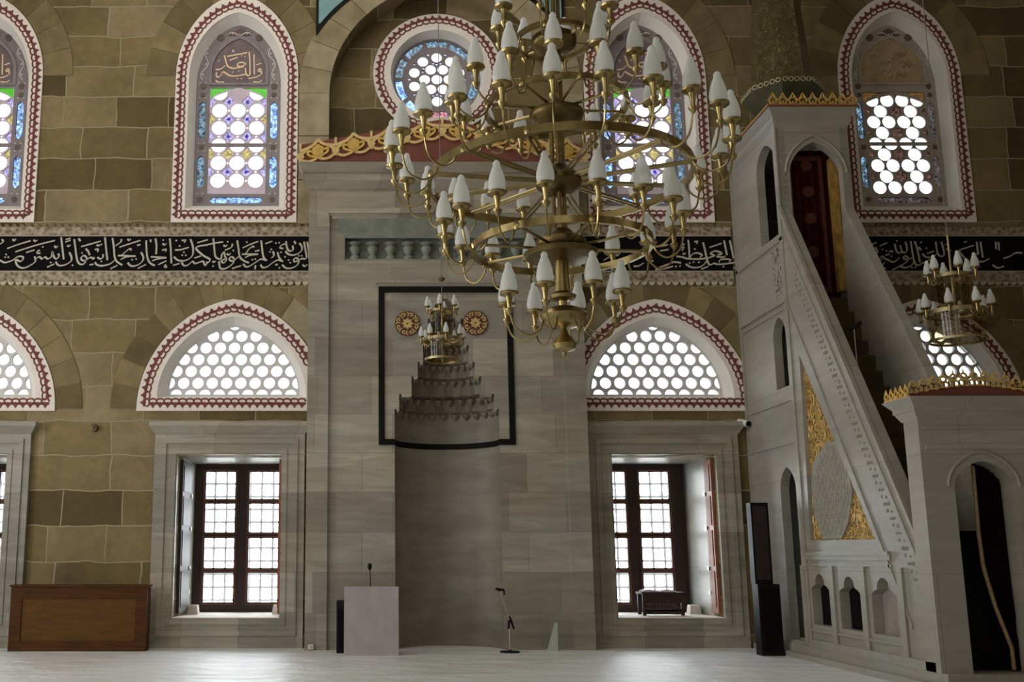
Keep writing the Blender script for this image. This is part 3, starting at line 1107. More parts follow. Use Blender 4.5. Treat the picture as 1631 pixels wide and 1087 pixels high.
def great_window(idx, c):
    win = empty('window_%d' % idx, (c, 0, 0))
    win['kind'] = 'structure'
    op = rect(c - R_W, c + R_W, R_Z0, R_Z1)
    hw = 1.21
    fr = MB().plate(rect(c - hw, c + hw, 0.0, 3.5), [op], -0.08, 0.0)
    fr.build('marble_frame', MARBLE, win)
    mo = MB()
    mo.plate(rect(c - 1.1, c + 1.1, 0.26, 3.36), [rect(c - 1.02, c + 1.02, 0.34, 3.28)], -0.105, -0.08)
    mo.plate(rect(c - 0.93, c + 0.93, 0.43, 3.19), [rect(c - 0.86, c + 0.86, 0.5, 3.12)], -0.095, -0.08)
    mo.frustum((c - 1.22, c + 1.22, -0.1, -0.0, 3.44), (c - 1.3, c + 1.3, -0.17, -0.0, 3.56))
    mo.box(c - 1.3, c + 1.3, -0.17, 0.0, 3.56, 3.63)
    mo.build('frame_moulding', MARBLE, win)
    d0, d1 = 0.0, 1.72
    sh_ = -0.08 if c > 0 else 0.0
    for sx in (-1, 1):
        xa, xb = sorted((c + sx * R_W, c + sx * (R_W + 0.15)))
        MB().box(xa, xb, TH, d1 + 0.3, R_Z0 - 0.1, R_Z1 + 0.1).build('jamb', MARBLE2, win)
    MB().box(c - R_W - .15, c + R_W + .15, TH, d1 + 0.3, R_Z1, R_Z1 + 0.15).build('soffit', MARBLE2, win)
    MB().box(c - R_W - .15, c + R_W + .15, TH, d1 + 0.5, R_Z0 - 0.15, R_Z0).build('sill', PLASTER, win)
    MB().box(c - R_W, c + R_W, -0.06, TH, R_Z0 - 0.001, R_Z0 + 0.012).build('sill', PLASTER, win)
    # sash: two leaves of four panes
    ys = 1.65
    xs = [-R_W, -0.65, -0.13, 0.127, 0.64, R_W]
    xs = [xs[0]] + [q + sh_ for q in xs[1:5]] + [xs[5]]
    zr = [W(350, q, ys)[1] for q in (960, 913, 905, 858, 848, 803, 795, 752)]
    hs = []
    for a, b in ((xs[1], xs[2]), (xs[3], xs[4])):
        for q in range(4):
            hs.append(rect(c + a, c + b, zr[2 * q], zr[2 * q + 1]))
    MB().plate(op, hs, ys, ys + 0.09).build('sash', SASHW, win)
    mu = MB()
    for h in hs:
        a, b, z0, z1 = h[0][0], h[1][0], h[0][1], h[2][1]
        mu.box(a - 0.03, b + 0.03, ys - 0.012, ys, z0 - 0.035, z0 - 0.02)
        mu.box(a - 0.03, b + 0.03, ys - 0.012, ys, z1 + 0.02, z1 + 0.035)
        mu.box(a - 0.035, a - 0.02, ys - 0.012, ys, z0 - 0.03, z1 + 0.03)
        mu.box(b + 0.02, b + 0.035, ys - 0.012, ys, z0 - 0.03, z1 + 0.03)
    mu.build('sash_beading', SHUTW, win)
    gp = MB()
    for h in hs:
        gp.plate(h, [], ys + 0.05, ys + 0.055)
    gp.build('pane', G_PANE, win)
    ir = MB()
    for i in range(8):
        x = c - R_W + 0.105 + i * 0.21
        ir.tube([(x, ys + 0.3, R_Z0), (x, ys + 0.3, R_Z1)], 0.024, 6)
    for i in range(11):
        z = R_Z0 + 0.19 + i * 0.228
        ir.tube([(c - R_W, ys + 0.3, z), (c + R_W, ys + 0.3, z)], 0.024, 6)
    ir.build('iron_grille', IRON, win)
    # shutters folded back against the jambs
    for sx in (-1, 1):
        xa, xb = c + sx * (R_W - 0.005), c + sx * (R_W - 0.05)
        p0, p1 = sorted((xa, xb))
        y0s, y1s = (0.08, 0.42) if sx > 0 else (0.2, 1.0)
        sh = MB().box(p0, p1, y0s, y1s, R_Z0 + 0.06, R_Z1 - 0.06).build('shutter', SHUTW if sx > 0 else SASHW, win)  # left leaf gets darker wood, its backlit shade put into the colour
        pb = MB()
        q0, q1 = sorted((xb, xb - sx * 0.012))
        for z0, z1 in ((0.68, 1.25), (1.33, 1.9), (1.98, 2.45), (2.53, 2.96)):
            pb.box(q0, q1, y0s + 0.07, y1s - 0.07, z0, z1)
        pb.build('shutter_panel', mat('brown_shutter_panel', (0.27, 0.1, 0.05), 0.5, var=0.2, spec=0.2) if sx > 0 else mat('shaded_shutter_panel', (0.035, 0.02, 0.016), 0.5, var=0.2, spec=0.2), sh)
        hg = MB()
        for z in (0.9, 1.29, 1.94, 2.49):
            hg.box(min(q0, q1 - sx * 0.02), max(q1, q0 - sx * 0.02), y1s - 0.05, y1s + 0.02, z - 0.03, z + 0.03)
        hg.build('hinge', STEEL, sh)
        MB().frustum((c + sx * 0.72 - 0.1, c + sx * 0.72 + 0.1, 1.0, 1.2, R_Z0 + 0.001), (c + sx * 0.72 - 0.08, c + sx * 0.72 + 0.08, 1.02, 1.18, R_Z0 + 0.15)).build('sill_block', PLASTER, win)


for i, c in enumerate(LO):
    great_window(10 + i, c)

# ------------------------------------------------------------------ calligraphy frieze
Z_T, Z_A, Z_B, Z_L = W(300, 359)[1], W(300, 377)[1], W(300, 433)[1], W(300, 454)[1]


def crop(ox, oy, s, strokes):
    return [[(ox + p[0] / s, oy + p[1] / s) for p in st] for st in strokes]


T1 = crop(0, 350, 9.594, [
    [(0, 620), (60, 655), (120, 650), (200, 620), (245, 585), (290, 563), (350, 572), (352, 610), (310, 640), (255, 612)],
    [(240, 610), (252, 680), (310, 735), (390, 735), (480, 690), (540, 640), (530, 560)], [(540, 610), (600, 568), (640, 602), (690, 572), (730, 602), (790, 565), (798, 490), (830, 580), (870, 600), (902, 560), (890, 520)],
    [(110, 445), (230, 400), (350, 360), (470, 325)], [(235, 495), (400, 440), (600, 380), (840, 320)], [(400, 505), (530, 465)], [(620, 515), (570, 512), (578, 478), (612, 475)],
    [(935, 270), (950, 400), (975, 610)], [(1060, 500), (1095, 580), (1080, 640), (1000, 690), (910, 705), (865, 670), (858, 640)],
    [(1135, 300), (1155, 450), (1180, 620), (1220, 680), (1280, 680), (1310, 640)], [(1310, 640), (1325, 585), (1280, 550), (1240, 590), (1262, 625), (1320, 625), (1345, 600), (1390, 578), (1430, 604), (1442, 575)], [(1240, 415), (1400, 370), (1540, 330)],
    [(1490, 575), (1530, 602), (1572, 580), (1575, 530)], [(1455, 650), (1480, 690), (1560, 710), (1631, 690)], [(1605, 270), (1620, 420), (1640, 600)],
    [(720, 730), (830, 680)], [(1370, 695), (1430, 680)], [(1000, 345), (1080, 315)], [(1005, 305), (1080, 285)],
    [(195, 300), (220, 325), (245, 295)], [(515, 310), (540, 332), (570, 312)], [(835, 400), (855, 430), (885, 405)], [(1480, 385), (1505, 400), (1560, 375)], [(1310, 445), (1350, 490), (1370, 545)], [(1450, 460), (1500, 455), (1490, 495)], [(1200, 290), (1230, 330)], [(30, 300), (50, 340), (0, 375)], [(1030, 395), (1050, 410), (1080, 385)]])
D1 = crop(0, 350, 9.594, [[(95, 535), (80, 578), (130, 575), (655, 420), (775, 655), (1255, 510), (1110, 700), (1550, 640)]])[0]
T1 += crop(160, 350, 9.594, [
    [(70, 285), (85, 420), (107, 620)], [(185, 285), (205, 420), (215, 560), (250, 640), (335, 697)], [(0, 705), (80, 700), (160, 670), (212, 625)],
    [(270, 550), (400, 555), (540, 560)], [(320, 550), (400, 480), (450, 445), (472, 470)], [(310, 612), (400, 570), (540, 560)], [(290, 425), (450, 370), (610, 320)], [(230, 400), (310, 345), (320, 298)], [(560, 395), (612, 385)], [(415, 295), (440, 318), (465, 295)],
    [(620, 500), (655, 570), (640, 640), (560, 700), (470, 710), (418, 660)], [(570, 750), (700, 685)], [(150, 755), (260, 700)],
    [(700, 320), (705, 480), (730, 620), (780, 680), (832, 702)], [(840, 290), (857, 400), (850, 530)], [(770, 570), (880, 575), (1010, 585)], [(790, 632), (880, 600), (1010, 585)], [(885, 690), (1010, 630)],
    [(1060, 290), (1075, 450), (1085, 672)], [(950, 365), (980, 388), (1010, 365)], [(940, 470), (1005, 455), (990, 492)], [(970, 720), (1012, 730), (985, 690)], [(765, 305), (770, 345)],
    [(1375, 300), (1410, 400), (1415, 520), (1370, 590), (1280, 630), (1180, 620), (1125, 570)], [(1140, 465), (1220, 462), (1350, 425)], [(1240, 320), (1302, 318), (1278, 355)],
    [(1240, 650), (1270, 700), (1330, 700), (1390, 650), (1410, 640), (1450, 672), (1520, 650), (1570, 640), (1600, 702), (1640, 650)], [(1640, 390), (1540, 400), (1465, 425), (1480, 470), (1560, 540), (1640, 590)], [(1480, 355), (1640, 308)], [(1435, 590), (1540, 555)], [(1110, 700), (1210, 672)]])
D1 += crop(160, 350, 9.594, [[(485, 615), (545, 605), (960, 315), (1275, 500), (1250, 545), (1305, 545), (1160, 322), (1210, 405)]])[0]
T1 += crop(330, 350, 9.594, [
    [(0, 385), (120, 360), (245, 342)], [(0, 580), (42, 610), (25, 652), (-15, 655)], [(95, 290), (110, 450), (125, 560), (170, 600), (212, 600), (222, 540), (255, 500), (272, 560), (292, 620), (250, 662), (218, 630), (290, 600)],
    [(440, 600), (395, 635), (345, 620), (345, 585), (385, 572), (412, 610), (400, 660), (350, 710), (270, 752), (200, 742), (180, 640)],
    [(460, 320), (480, 450), (500, 570), (560, 630), (640, 662)], [(440, 600), (495, 555)], [(540, 435), (660, 380), (780, 335)], [(530, 530), (650, 530), (780, 530)], [(590, 520), (640, 450), (700, 410), (712, 432)], [(580, 582), (660, 545), (780, 530)],
    [(380, 750), (520, 705)], [(550, 680), (600, 725), (670, 700), (760, 640), (830, 605), (905, 628)], [(825, 320), (840, 450), (860, 570), (912, 630)], [(890, 370), (995, 330)],
    [(815, 690), (850, 735), (920, 720), (1000, 660), (1080, 620), (1162, 640)], [(1075, 500), (1095, 570), (1135, 632)], [(1010, 500), (1020, 550), (980, 590)], [(730, 485), (800, 470)],
    [(1190, 372), (1140, 390), (1112, 432), (1165, 442)], [(1205, 330), (1220, 430), (1260, 482), (1312, 460), (1305, 400)], [(1410, 360), (1452, 430), (1420, 500), (1330, 542), (1240, 530), (1198, 480)], [(1330, 330), (1352, 372)],
    [(1400, 625), (1335, 645), (1325, 605), (1370, 588), (1400, 640), (1370, 700), (1290, 742), (1200, 740), (1148, 690)], [(1400, 620), (1450, 598), (1500, 602), (1522, 570)], [(1480, 340), (1500, 450), (1522, 580)], [(1530, 340), (1550, 480), (1567, 680)],
    [(1460, 690), (1490, 715), (1530, 688)], [(250, 390), (280, 410), (310, 385)], [(270, 470), (370, 425), (385, 370)], [(740, 700), (730, 760)], [(1040, 690), (1080, 690)], [(300, 520), (330, 540), (360, 515)], [(80, 640), (110, 650), (130, 630)]])
D1 += crop(330, 350, 9.594, [[(605, 345), (690, 615), (735, 605), (980, 455), (960, 495), (1010, 492), (1050, 360), (1100, 355), (1128, 500), (1400, 555), (1445, 555), (1190, 570), (1245, 620), (1270, 660), (1105, 740), (90, 712), (315, 340), (400, 475)]])[0]
T2 = crop(1060, 350, 9.879, [
    [(-160, 790), (0, 770), (120, 735)], [(90, 692), (140, 668), (245, 682)], [(170, 580), (260, 590), (340, 615), (480, 622), (600, 615), (700, 595), (775, 568)], [(385, 600), (430, 540), (510, 528), (572, 560), (540, 600)], [(355, 320), (370, 450), (376, 600)],
    [(590, 360), (620, 480), (650, 620), (690, 712), (760, 690), (800, 702), (900, 702), (1060, 682), (1120, 668), (1190, 692), (1245, 660)], [(655, 640), (600, 710), (520, 752), (400, 750), (318, 698)],
    [(775, 570), (708, 530), (770, 498), (850, 510), (884, 545), (820, 552)], [(800, 582), (900, 592), (942, 575)], [(840, 672), (870, 630), (960, 622), (1022, 640), (1000, 672)],
    [(690, 440), (880, 375)], [(920, 330), (945, 450), (966, 560)], [(1010, 330), (1040, 460), (1072, 612)], [(1190, 350), (1215, 480), (1252, 650)], [(1260, 340), (1275, 480), (1285, 560)], [(450, 350), (498, 345), (488, 382)], [(240, 450), (288, 435), (258, 492)], [(1090, 450), (1150, 440)], [(560, 780), (670, 740)], [(255, 380), (280, 400), (300, 380)], [(270, 530), (295, 545), (320, 525)]])
T2 += crop(930, 340, 9.88, [
    [(320, 620), (440, 600), (560, 600)], [(310, 742), (400, 690), (545, 660)], [(350, 490), (560, 450)], [(950, 420), (980, 600), (1010, 740), (1092, 750)], [(780, 832), (860, 830), (940, 780)], [(1200, 592), (1330, 570)], [(1200, 522), (1320, 495)], [(1190, 852), (1320, 802), (1420, 760)],
    [(880, 620), (760, 730), (600, 800), (480, 850)], [(0, 720), (120, 760), (200, 800)], [(60, 680), (110, 680), (130, 730)], [(-60, 480), (-40, 640), (-20, 780), (60, 820)], [(-180, 480), (-160, 640), (-150, 800)]])
D2 = crop(1060, 350, 9.879, [[(165, 740), (230, 730), (460, 465), (380, 685), (440, 670), (525, 672), (1130, 510), (910, 742), (1075, 762), (1150, 600)]])[0]
T3 = crop(1370, 350, 9.594, [
    [(830, 330), (870, 450), (912, 650)], [(770, 330), (795, 480), (820, 620), (870, 702), (960, 660), (1010, 682), (1200, 690)], [(1000, 660), (1040, 620), (1100, 618), (1142, 660)], [(825, 640), (770, 710), (680, 737), (605, 708)], [(490, 770), (580, 725), (700, 655), (732, 600), (690, 558), (658, 580), (700, 612), (785, 590)],
    [(690, 340), (717, 450), (690, 502), (640, 490), (612, 390)], [(640, 490), (590, 512), (550, 470), (528, 370)], [(500, 500), (462, 482), (440, 500)], [(1240, 340), (1270, 450), (1282, 540), (1230, 562), (1180, 510), (1155, 340)], [(1182, 520), (1100, 572), (1000, 572), (948, 520)], [(1020, 517), (1130, 485)],
    [(230, 420), (272, 512)], [(200, 540), (262, 545)], [(380, 600), (430, 620), (500, 652), (560, 620), (602, 580)], [(375, 600), (335, 560), (300, 590), (335, 612), (220, 592)], [(270, 670), (320, 722), (372, 650)], [(300, 772), (392, 740)], [(145, 392), (250, 350)], [(300, 402), (412, 355)], [(380, 545), (450, 530)], [(1300, 390), (1360, 365)], [(890, 420), (930, 470)]])
T3 += crop(1460, 370, 5.72, [
    [(380, 170), (440, 240), (485, 272)], [(385, 165), (520, 120)], [(545, 90), (560, 205)], [(580, 90), (602, 232)], [(520, 212), (560, 190)], [(690, 300), (740, 327), (795, 310)], [(720, 90), (722, 155)], [(745, 90), (750, 165)], [(270, 150), (310, 172)], [(430, 95), (455, 85)], [(790, 240), (850, 220), (900, 190), (960, 190)], [(520, 260), (600, 270), (660, 240)]])
D3 = crop(1370, 350, 9.594, [[(480, 560), (1010, 440), (930, 350), (560, 330), (400, 480), (790, 735), (840, 735), (340, 455)]])[0]


def frieze(x0, x1, strokes, dots, label, round_end=False):
    fz = thing('calligraphy_frieze', label, 'frieze', ((x0 + x1) / 2, 0, Z_L), group='lettered friezes along the stone wall')
    MB().box(x0, x1, -0.03, -0.002, Z_B, Z_A).build('black_panel', BLACK, fz)
    for up, za, zb_ in ((1, Z_A, Z_T), (-1, Z_L, Z_B)):
        bd = MB().box(x0, x1, -0.035, -0.002, za + (0 if up > 0 else 0.045), zb_ - (0.045 if up > 0 else 0))
        bd.build('braided_border', BRAID, fz)
        n = int((x1 - x0) / 0.125)
        te, tw = MB(), MB()
        for i in range(n):
            a, b = x0 + (x1 - x0) * i / n, x0 + (x1 - x0) * (i + 1) / n
            if up > 0:
                te.plate([(a, zb_ - 0.046), (b, zb_ - 0.046), ((a + b) / 2 + 0.012, zb_ + 0.012), ((a + b) / 2 - 0.012, zb_ + 0.012)], [], -0.032, -0.002)
            else:
                tw.plate([(a + 0.01, za + 0.046)] + [((a + b) / 2 - 0.052 * math.cos(PI * t / 6), za + 0.046 - 0.062 * math.sin(PI * t / 6)) for t in range(7)] + [(b - 0.01, za + 0.046)], [], -0.034, -0.002)
        if up > 0:
            te.build('border_teeth', mat('olive_teeth', (0.2, 0.15, 0.085), 0.8, var=0.2), fz)
        else:
            tw.build('border_scallops', mat('cream_scallops', (0.5, 0.44, 0.32), 0.8, var=0.1), fz)
            MB().box(x0, x1, -0.036, -0.03, Z_B - 0.012, Z_B + 0.006).build('fillet', mat('pale_fillet', (0.42, 0.37, 0.3), 0.8), fz)
            MB().box(x0, x1, -0.036, -0.03, Z_A - 0.006, Z_A + 0.012).build('fillet', MATS['pale_fillet'], fz)
    lt = MB()
    for st in strokes:
        p = cr([W(q[0], q[1], -0.03) for q in st])
        lt.stroke(p, 0.026, -0.03, 0.004, nib=0.75)
    for q in dots:
        p = W(q[0], q[1], -0.03)
        lt.dot(p[0], p[1], 0.018, -0.03, 0.004, 4)
    lt.build('lettering', INK, fz)
    return fz


NX0, NX1 = AX - 2.21, AX + 2.21            # the prayer niche block
# beyond the frame the inscription runs on with the same words
T1b = [[(p[0] - 480, p[1]) for p in st] for st in T1 if max(q[0] for q in st) < 470]
frieze(ROOM[0] + 0.02, NX0 - 0.03, T1 + T1b, D1, 'black frieze with pale script left of the prayer niche')
frieze(NX1 + 0.03, 6.065, T2, D2, 'black frieze with pale script between prayer niche and stair pulpit')
frieze(7.36, ROOM[1] - 0.02, T3, D3, 'black frieze with pale script beyond the stair pulpit, ending at the side wall')

# ------------------------------------------------------------------ prayer niche
mh = thing('mihrab', 'grey marble prayer niche with black frame, stalactite hood and red and gold pediment', 'prayer niche', (AX, -0.35, 0))
YF = -0.35
ZTOP = W(703, 302)[1]
ax = lambda d: AX + d
fr0, fr1 = W(552, 386, YF), W(552, 415, YF)
HW = AX - W(552, 400, YF)[0]
frieze_hole = rect(AX - HW - 0.03, AX + HW + 0.03, W(552, 415, YF)[1], W(552, 352, YF)[1])
zz = lambda y: W(703, y, YF)[1]
steps = [(0.835, 652), (0.76, 628), (0.56, 600), (0.46, 577), (0.37, 550), (0.285, 508), (0.17, 486)]
pts = [(-0.835, -0.05)]
for i, (h, y) in enumerate(steps):
    z = zz(y)
    pts.append((-h, z))
    if i + 1 < len(steps):
        h2 = steps[i + 1][0]
        pts += [(-h + 0.03, z), (-h + 0.045, z - 0.05), (-h2 - 0.03, z - 0.05), (-h2, z - 0.03)]
top = (0, zz(474))
full = [(ax(p[0]), p[1]) for p in pts] + [(AX, top[1])] + [(ax(-p[0]), p[1]) for p in reversed(pts)]
MB().plate(rect(NX0, NX1, 0.0, ZTOP), [frieze_hole], YF, YF + 0.02) if False else None
body = MB()
nb = [(NX0, 0.0), (full[0][0], 0.0)] + full[1:-1] + [(full[-1][0], 0.0), (NX1, 0.0), (NX1, ZTOP), (NX0, ZTOP)]
body.plate(nb, [frieze_hole], YF, 0.0)
body.build('marble_body', MARBLE, mh)
# raised border: outer pilasters and architrave
bo = MB()
px0 = W(524, 500, YF)[0]
pw = px0 - NX0
zi = zz(345)
bo.plate([(NX0 - 0.02, 0), (NX0 + pw, 0), (NX0 + pw, zi), (NX1 - pw, zi), (NX1 - pw, 0), (NX1 + 0.02, 0), (NX1 + 0.02, ZTOP), (NX0 - 0.02, ZTOP)], [], YF - 0.06, YF)
bo.build('pilaster_border', MARBLE, mh)
# cornice of three steps
co = MB()
zc0, zc1, zc2, zc3 = zz(304), zz(292), zz(281), zz(268)
co.frustum((NX0 - 0.03, NX1 + 0.03, YF - 0.07, 0, zc0), (NX0 - 0.1, NX1 + 0.1, YF - 0.16, 0, zc1))
co.box(NX0 - 0.1, NX1 + 0.1, YF - 0.16, 0, zc1, zc2)
co.frustum((NX0 - 0.12, NX1 + 0.12, YF - 0.18, 0, zc2), (NX0 - 0.2, NX1 + 0.2, YF - 0.28, 0, zc3))
co.build('cornice', MARBLE, mh)
# inner lintel mouldings
li = MB()
for (y0_, y1_, o, d) in ((336, 344, 0.30, 0.14), (344, 352, 0.24, 0.1)):
    h = AX - W(552, 400, YF)[0] + o
    li.box(AX - h, AX + h, YF - d, YF, zz(y1_), zz(y0_))
h = HW + 0.16
MB().frustum((AX - HW - 0.02, AX + HW + 0.02, YF - 0.02, YF - 0.001, zz(380)), (AX - h, AX + h, YF - 0.13, YF - 0.001, zz(352))).build('frieze_soffit', GREENISH, mh)
h3 = 1.13
li.box(AX - h3, AX + h3, YF - 0.05, YF, zz(452), zz(446))
li.box(AX - h3 + .04, AX + h3 - .04, YF - 0.03, YF, zz(456.5), zz(452))
li.build('lintel_moulding', MARBLE, mh)
# stalactite frieze set in the slot
sl = MB()
sl.box(AX - HW - .04, AX + HW + .04, YF + 0.16, YF + 0.2, frieze_hole[0][1] - .02, frieze_hole[2][1])
sl.build('frieze_ground', GREENISH, mh)
nb_ = 11
for i in range(nb_):
    x = AX - HW + 0.13 + i * (2 * HW - 0.26) / (nb_ - 1)
    z0_, z1_ = zz(412), zz(385)
    d = z1_ - z0_
    bl = MB()
    bl.lathe([(0.085, z0_), (0.095, z0_ + d * .12), (0.05, z0_ + d * .28), (0.085, z0_ + d * .5), (0.1, z0_ + d * .7), (0.06, z0_ + d * .84), (0.12, z0_ + d)], x, YF + 0.1, 10)
    bl.build('frieze_baluster', GREENISH, mh, smooth=True)
MB().box(AX - HW - .02, AX + HW + .02, YF + 0.02, YF + 0.16, frieze_hole[0][1], zz(412)).build('frieze_ledge', GREENISH, mh)
# concave niche
nr = MB()
RN, DN = 0.835, 0.74


def half(r, d, z, n=28, y=YF + 0.005, scal=0, nsc=0):
    out = []
    for i in range(n + 1):
        t = PI * i / n
        k_ = 1 + scal * abs(math.sin(nsc * t))
        out.append((AX - r * k_ * math.cos(t), y + d * k_ * math.sin(t), z))
    return out


zn = zz(652)
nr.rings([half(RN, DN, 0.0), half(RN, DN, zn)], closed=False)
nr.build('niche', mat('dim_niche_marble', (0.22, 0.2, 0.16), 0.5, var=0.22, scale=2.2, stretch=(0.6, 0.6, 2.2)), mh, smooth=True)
# stalactite hood: corbelled rings of little cells, each ring smaller than the one below
hd = MB()
prev_r, prev_d = RN, DN
zprev = zn
for i in range(1, len(steps)):
    r = steps[i][0]
    d = DN * (r / RN) ** 0.9
    z1_ = zz(steps[i][1])
    n = 48
    hd.rings([half(prev_r, prev_d, zprev, n), half((prev_r + r) / 2 + 0.01, (prev_d + d) / 2 + .01, zprev + 0.02, n, scal=0.05, nsc=7 - i // 2), half(r, d, zprev + 0.04, n, scal=0.10, nsc=7 - i // 2),
              half(r, d, zprev + (z1_ - zprev) * 0.7, n, scal=0.06, nsc=7 - i // 2), half(r, d, z1_, n)], closed=False)
    prev_r, prev_d, zprev = r, d, z1_
hd.rings([half(prev_r, prev_d, zprev, 48), half(0.02, 0.02, zprev + 0.12, 48)], closed=False)
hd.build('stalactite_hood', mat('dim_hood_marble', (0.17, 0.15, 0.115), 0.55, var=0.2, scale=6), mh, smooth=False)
for i in range(0, len(steps) - 1):
    cell = MB()
    r, d = steps[i][0], DN * (steps[i][0] / RN) ** 0.9
    z = zz(steps[i][1])
    n = max(5, 13 - i)
    hgt = 0.13 if i != 1 else 0.16
    for q in range(n):
        t = PI * (q + 0.5) / n
        w = min(0.07, PI * r / n * 0.38)
        x, y = AX - (r - 0.035) * math.cos(t), YF + 0.02 + (d - 0.035) * math.sin(t)
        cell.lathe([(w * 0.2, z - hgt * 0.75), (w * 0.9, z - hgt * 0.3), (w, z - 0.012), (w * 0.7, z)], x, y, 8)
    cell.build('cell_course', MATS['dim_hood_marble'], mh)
# black frame
xa, xb = W(603, 580, YF - .02)[0], W(803, 580, YF - .02)[0]
xb = AX + (AX - xa) if abs((AX - xa) - (xb - AX)) < 0.2 else xb
za_, zb_ = W(700, 457, YF - .02)[1], W(620, 709, YF - .02)[1]
t = 0.095
bf = MB()
bf.box(xa, xa + t, YF - 0.025, YF, zb_, za_)
bf.box(xb - t, xb, YF - 0.025, YF, zb_, za_)
bf.box(xa + t, xb - t, YF - 0.025, YF, za_ - t, za_)
bf.box(xa + t, AX - RN + .01, YF - 0.025, YF, zb_, zb_ + t)
bf.box(AX + RN - .01, xb - t, YF - 0.025, YF, zb_, zb_ + t)
bf.rings([half(RN - .004, DN - .004, zb_), half(RN - .004, DN - .004, zb_ + t), half(RN + .01, DN + .01, zb_ + t), half(RN + .01, DN + .01, zb_)], closed=False)
bf.build('black_frame', BLACKSTONE, mh)
# two gilded rosettes
for (px_, py_) in ((649, 516), (757, 515)):
    cx, cz = W(px_, py_, YF)
    md = MB().dot(cx, cz, 0.205, YF, 0.022, 28).build('rosette', mat('dark_red_brown', (0.09, 0.03, 0.012), 0.5, var=0.1), mh)
    g = MB()
    star = []
    for i in range(16):
        r = 0.098 if i % 2 == 0 else 0.066
        star.append((cx + r * math.cos(PI * i / 8 + PI / 2), cz + r * math.sin(PI * i / 8 + PI / 2)))
    g.plate(star, [circle(cx, cz, 0.016, 10)], YF - 0.028, YF - 0.022)
    for i in range(8):
        a = PI / 4 * i + PI / 8
        p = [(0.115, 0.28), (0.15, 0.3), (0.178, 0.12), (0.17, -0.12), (0.145, -0.14), (0.135, 0.0), (0.15, 0.06)]
        g.stroke(cr([(cx + r * math.cos(a + q), cz + r * math.sin(a + q)) for r, q in p]), 0.017, YF - 0.022, 0.006)
        g.dot(cx + 0.18 * math.cos(a + PI / 8), cz + 0.18 * math.sin(a + PI / 8), 0.016, YF - 0.022, 0.006, 4)
    g.build('gilded_star', GOLDPALE, md)
# red pediment board with gilded ogee tracery
YP = -0.2
pz0 = W(478, 268, YP)[1]
pxl = W(478, 250, YP)[0]
zl, zm = W(478, 231, YP)[1], W(703, 190, YP)[1]
hwp = AX - pxl
MB().plate([(AX - hwp, pz0), (AX + hwp, pz0), (AX + hwp, zl), (AX, zm), (AX - hwp, zl)], [], YP, YP + 0.06).build('pediment_board', MAROON, mh)
slope = (zm - zl) / hwp
gd = MB()
nper = 8
P_ = 2 * hwp / nper


def onboard(i, a, b):
    """motif space (a across one repeat, b 0..1 up) -> wall"""
    x = AX - hwp + (i + 0.5 + a) * P_
    base = zl + slope * (hwp - abs(x - AX)) - 0.36
    return (x, base + 0.38 * b)


for i in range(nper):
    M_ = lambda pts_: cr([onboard(i, a, b) for a, b in pts_], 5)
    gd.stroke(M_([(-0.5, 0.62), (-0.36, 0.66), (-0.2, 0.74), (-0.07, 0.88), (0, 1.03)]), 0.05, YP, 0.03)
    gd.stroke(M_([(0.5, 0.62), (0.36, 0.66), (0.2, 0.74), (0.07, 0.88), (0, 1.03)]), 0.05, YP, 0.03)
    gd.stroke(M_([(-0.5, 0.36), (-0.42, 0.16), (-0.27, 0.06), (-0.1, 0.1), (0, 0.2)]), 0.044, YP, 0.03)
    gd.stroke(M_([(0.5, 0.36), (0.42, 0.16), (0.27, 0.06), (0.1, 0.1), (0, 0.2)]), 0.044, YP, 0.03)
    gd.stroke(M_([(-0.5, 0.42), (-0.38, 0.56), (-0.26, 0.7)]), 0.05, YP, 0.026)
    gd.stroke(M_([(0.5, 0.42), (0.38, 0.56), (0.26, 0.7)]), 0.05, YP, 0.026)
    ge = MB()
    ge.stroke(M_([(0, 0.2), (-0.14, 0.26), (-0.27, 0.38), (-0.27, 0.54), (-0.16, 0.5)]), [0.05] * 4 + [0.04] * 17, YP, 0.034)
    ge.stroke(M_([(0, 0.2), (0.14, 0.26), (0.27, 0.38), (0.27, 0.54), (0.16, 0.5)]), [0.05] * 4 + [0.04] * 17, YP, 0.034)
    for a, b, r in ((0, 0.66, 0.05), (-0.09, 0.56, 0.05), (0.09, 0.56, 0.05), (-0.08, 0.42, 0.05), (0.08, 0.42, 0.05), (0, 0.34, 0.045), (0, 0.5, 0.055)):
        q = onboard(i, a, b)
        ge.dot(q[0], q[1], r, YP, 0.04, 8)
    ge.build('gilded_palmette', GOLD, mh)
for i in range(nper + 1):
    ii, a = (i, -0.5) if i < nper else (nper - 1, 0.5)
    a = max(-0.49, min(0.49, a)) if i in (0, nper) else a
    gd.stroke([onboard(ii, a, 0.12), onboard(ii, a, 0.45)], 0.05, YP, 0.035)
    gd.stroke([onboard(ii, a, 0.66), onboard(ii, a, 0.97)], 0.04, YP, 0.035)
    q = onboard(ii, a, 0.36)
    gd.dot(q[0], q[1], 0.07, YP, 0.036, 6)
gd.build('gilded_ogee_tracery', GOLDPALE, mh)


# ------------------------------------------------------------------ stair pulpit
XL, WD = 6.13, 1.09
XR = XL + WD
YT, YG = -1.93, -5.19                       # tower front, gate front
mb_ = thing('minbar', 'white marble stair pulpit with gilded side panel, arched gate and canopy with spire', 'pulpit', (XL + WD / 2, -2.6, 0))
# plinth
pl = MB()
pl.box(XL - 0.14, XR + 0.14, YG - 0.28, -0.003, FZ, 0.15)
pl.box(XL - 0.05, XR + 0.05, YG - 0.1, -0.003, 0.15, 0.26)
pl.build('plinth', MARBLE2, mb_)
ZE = 8.02


def yz(px_, py_):
    return WS(px_, py_, XL)


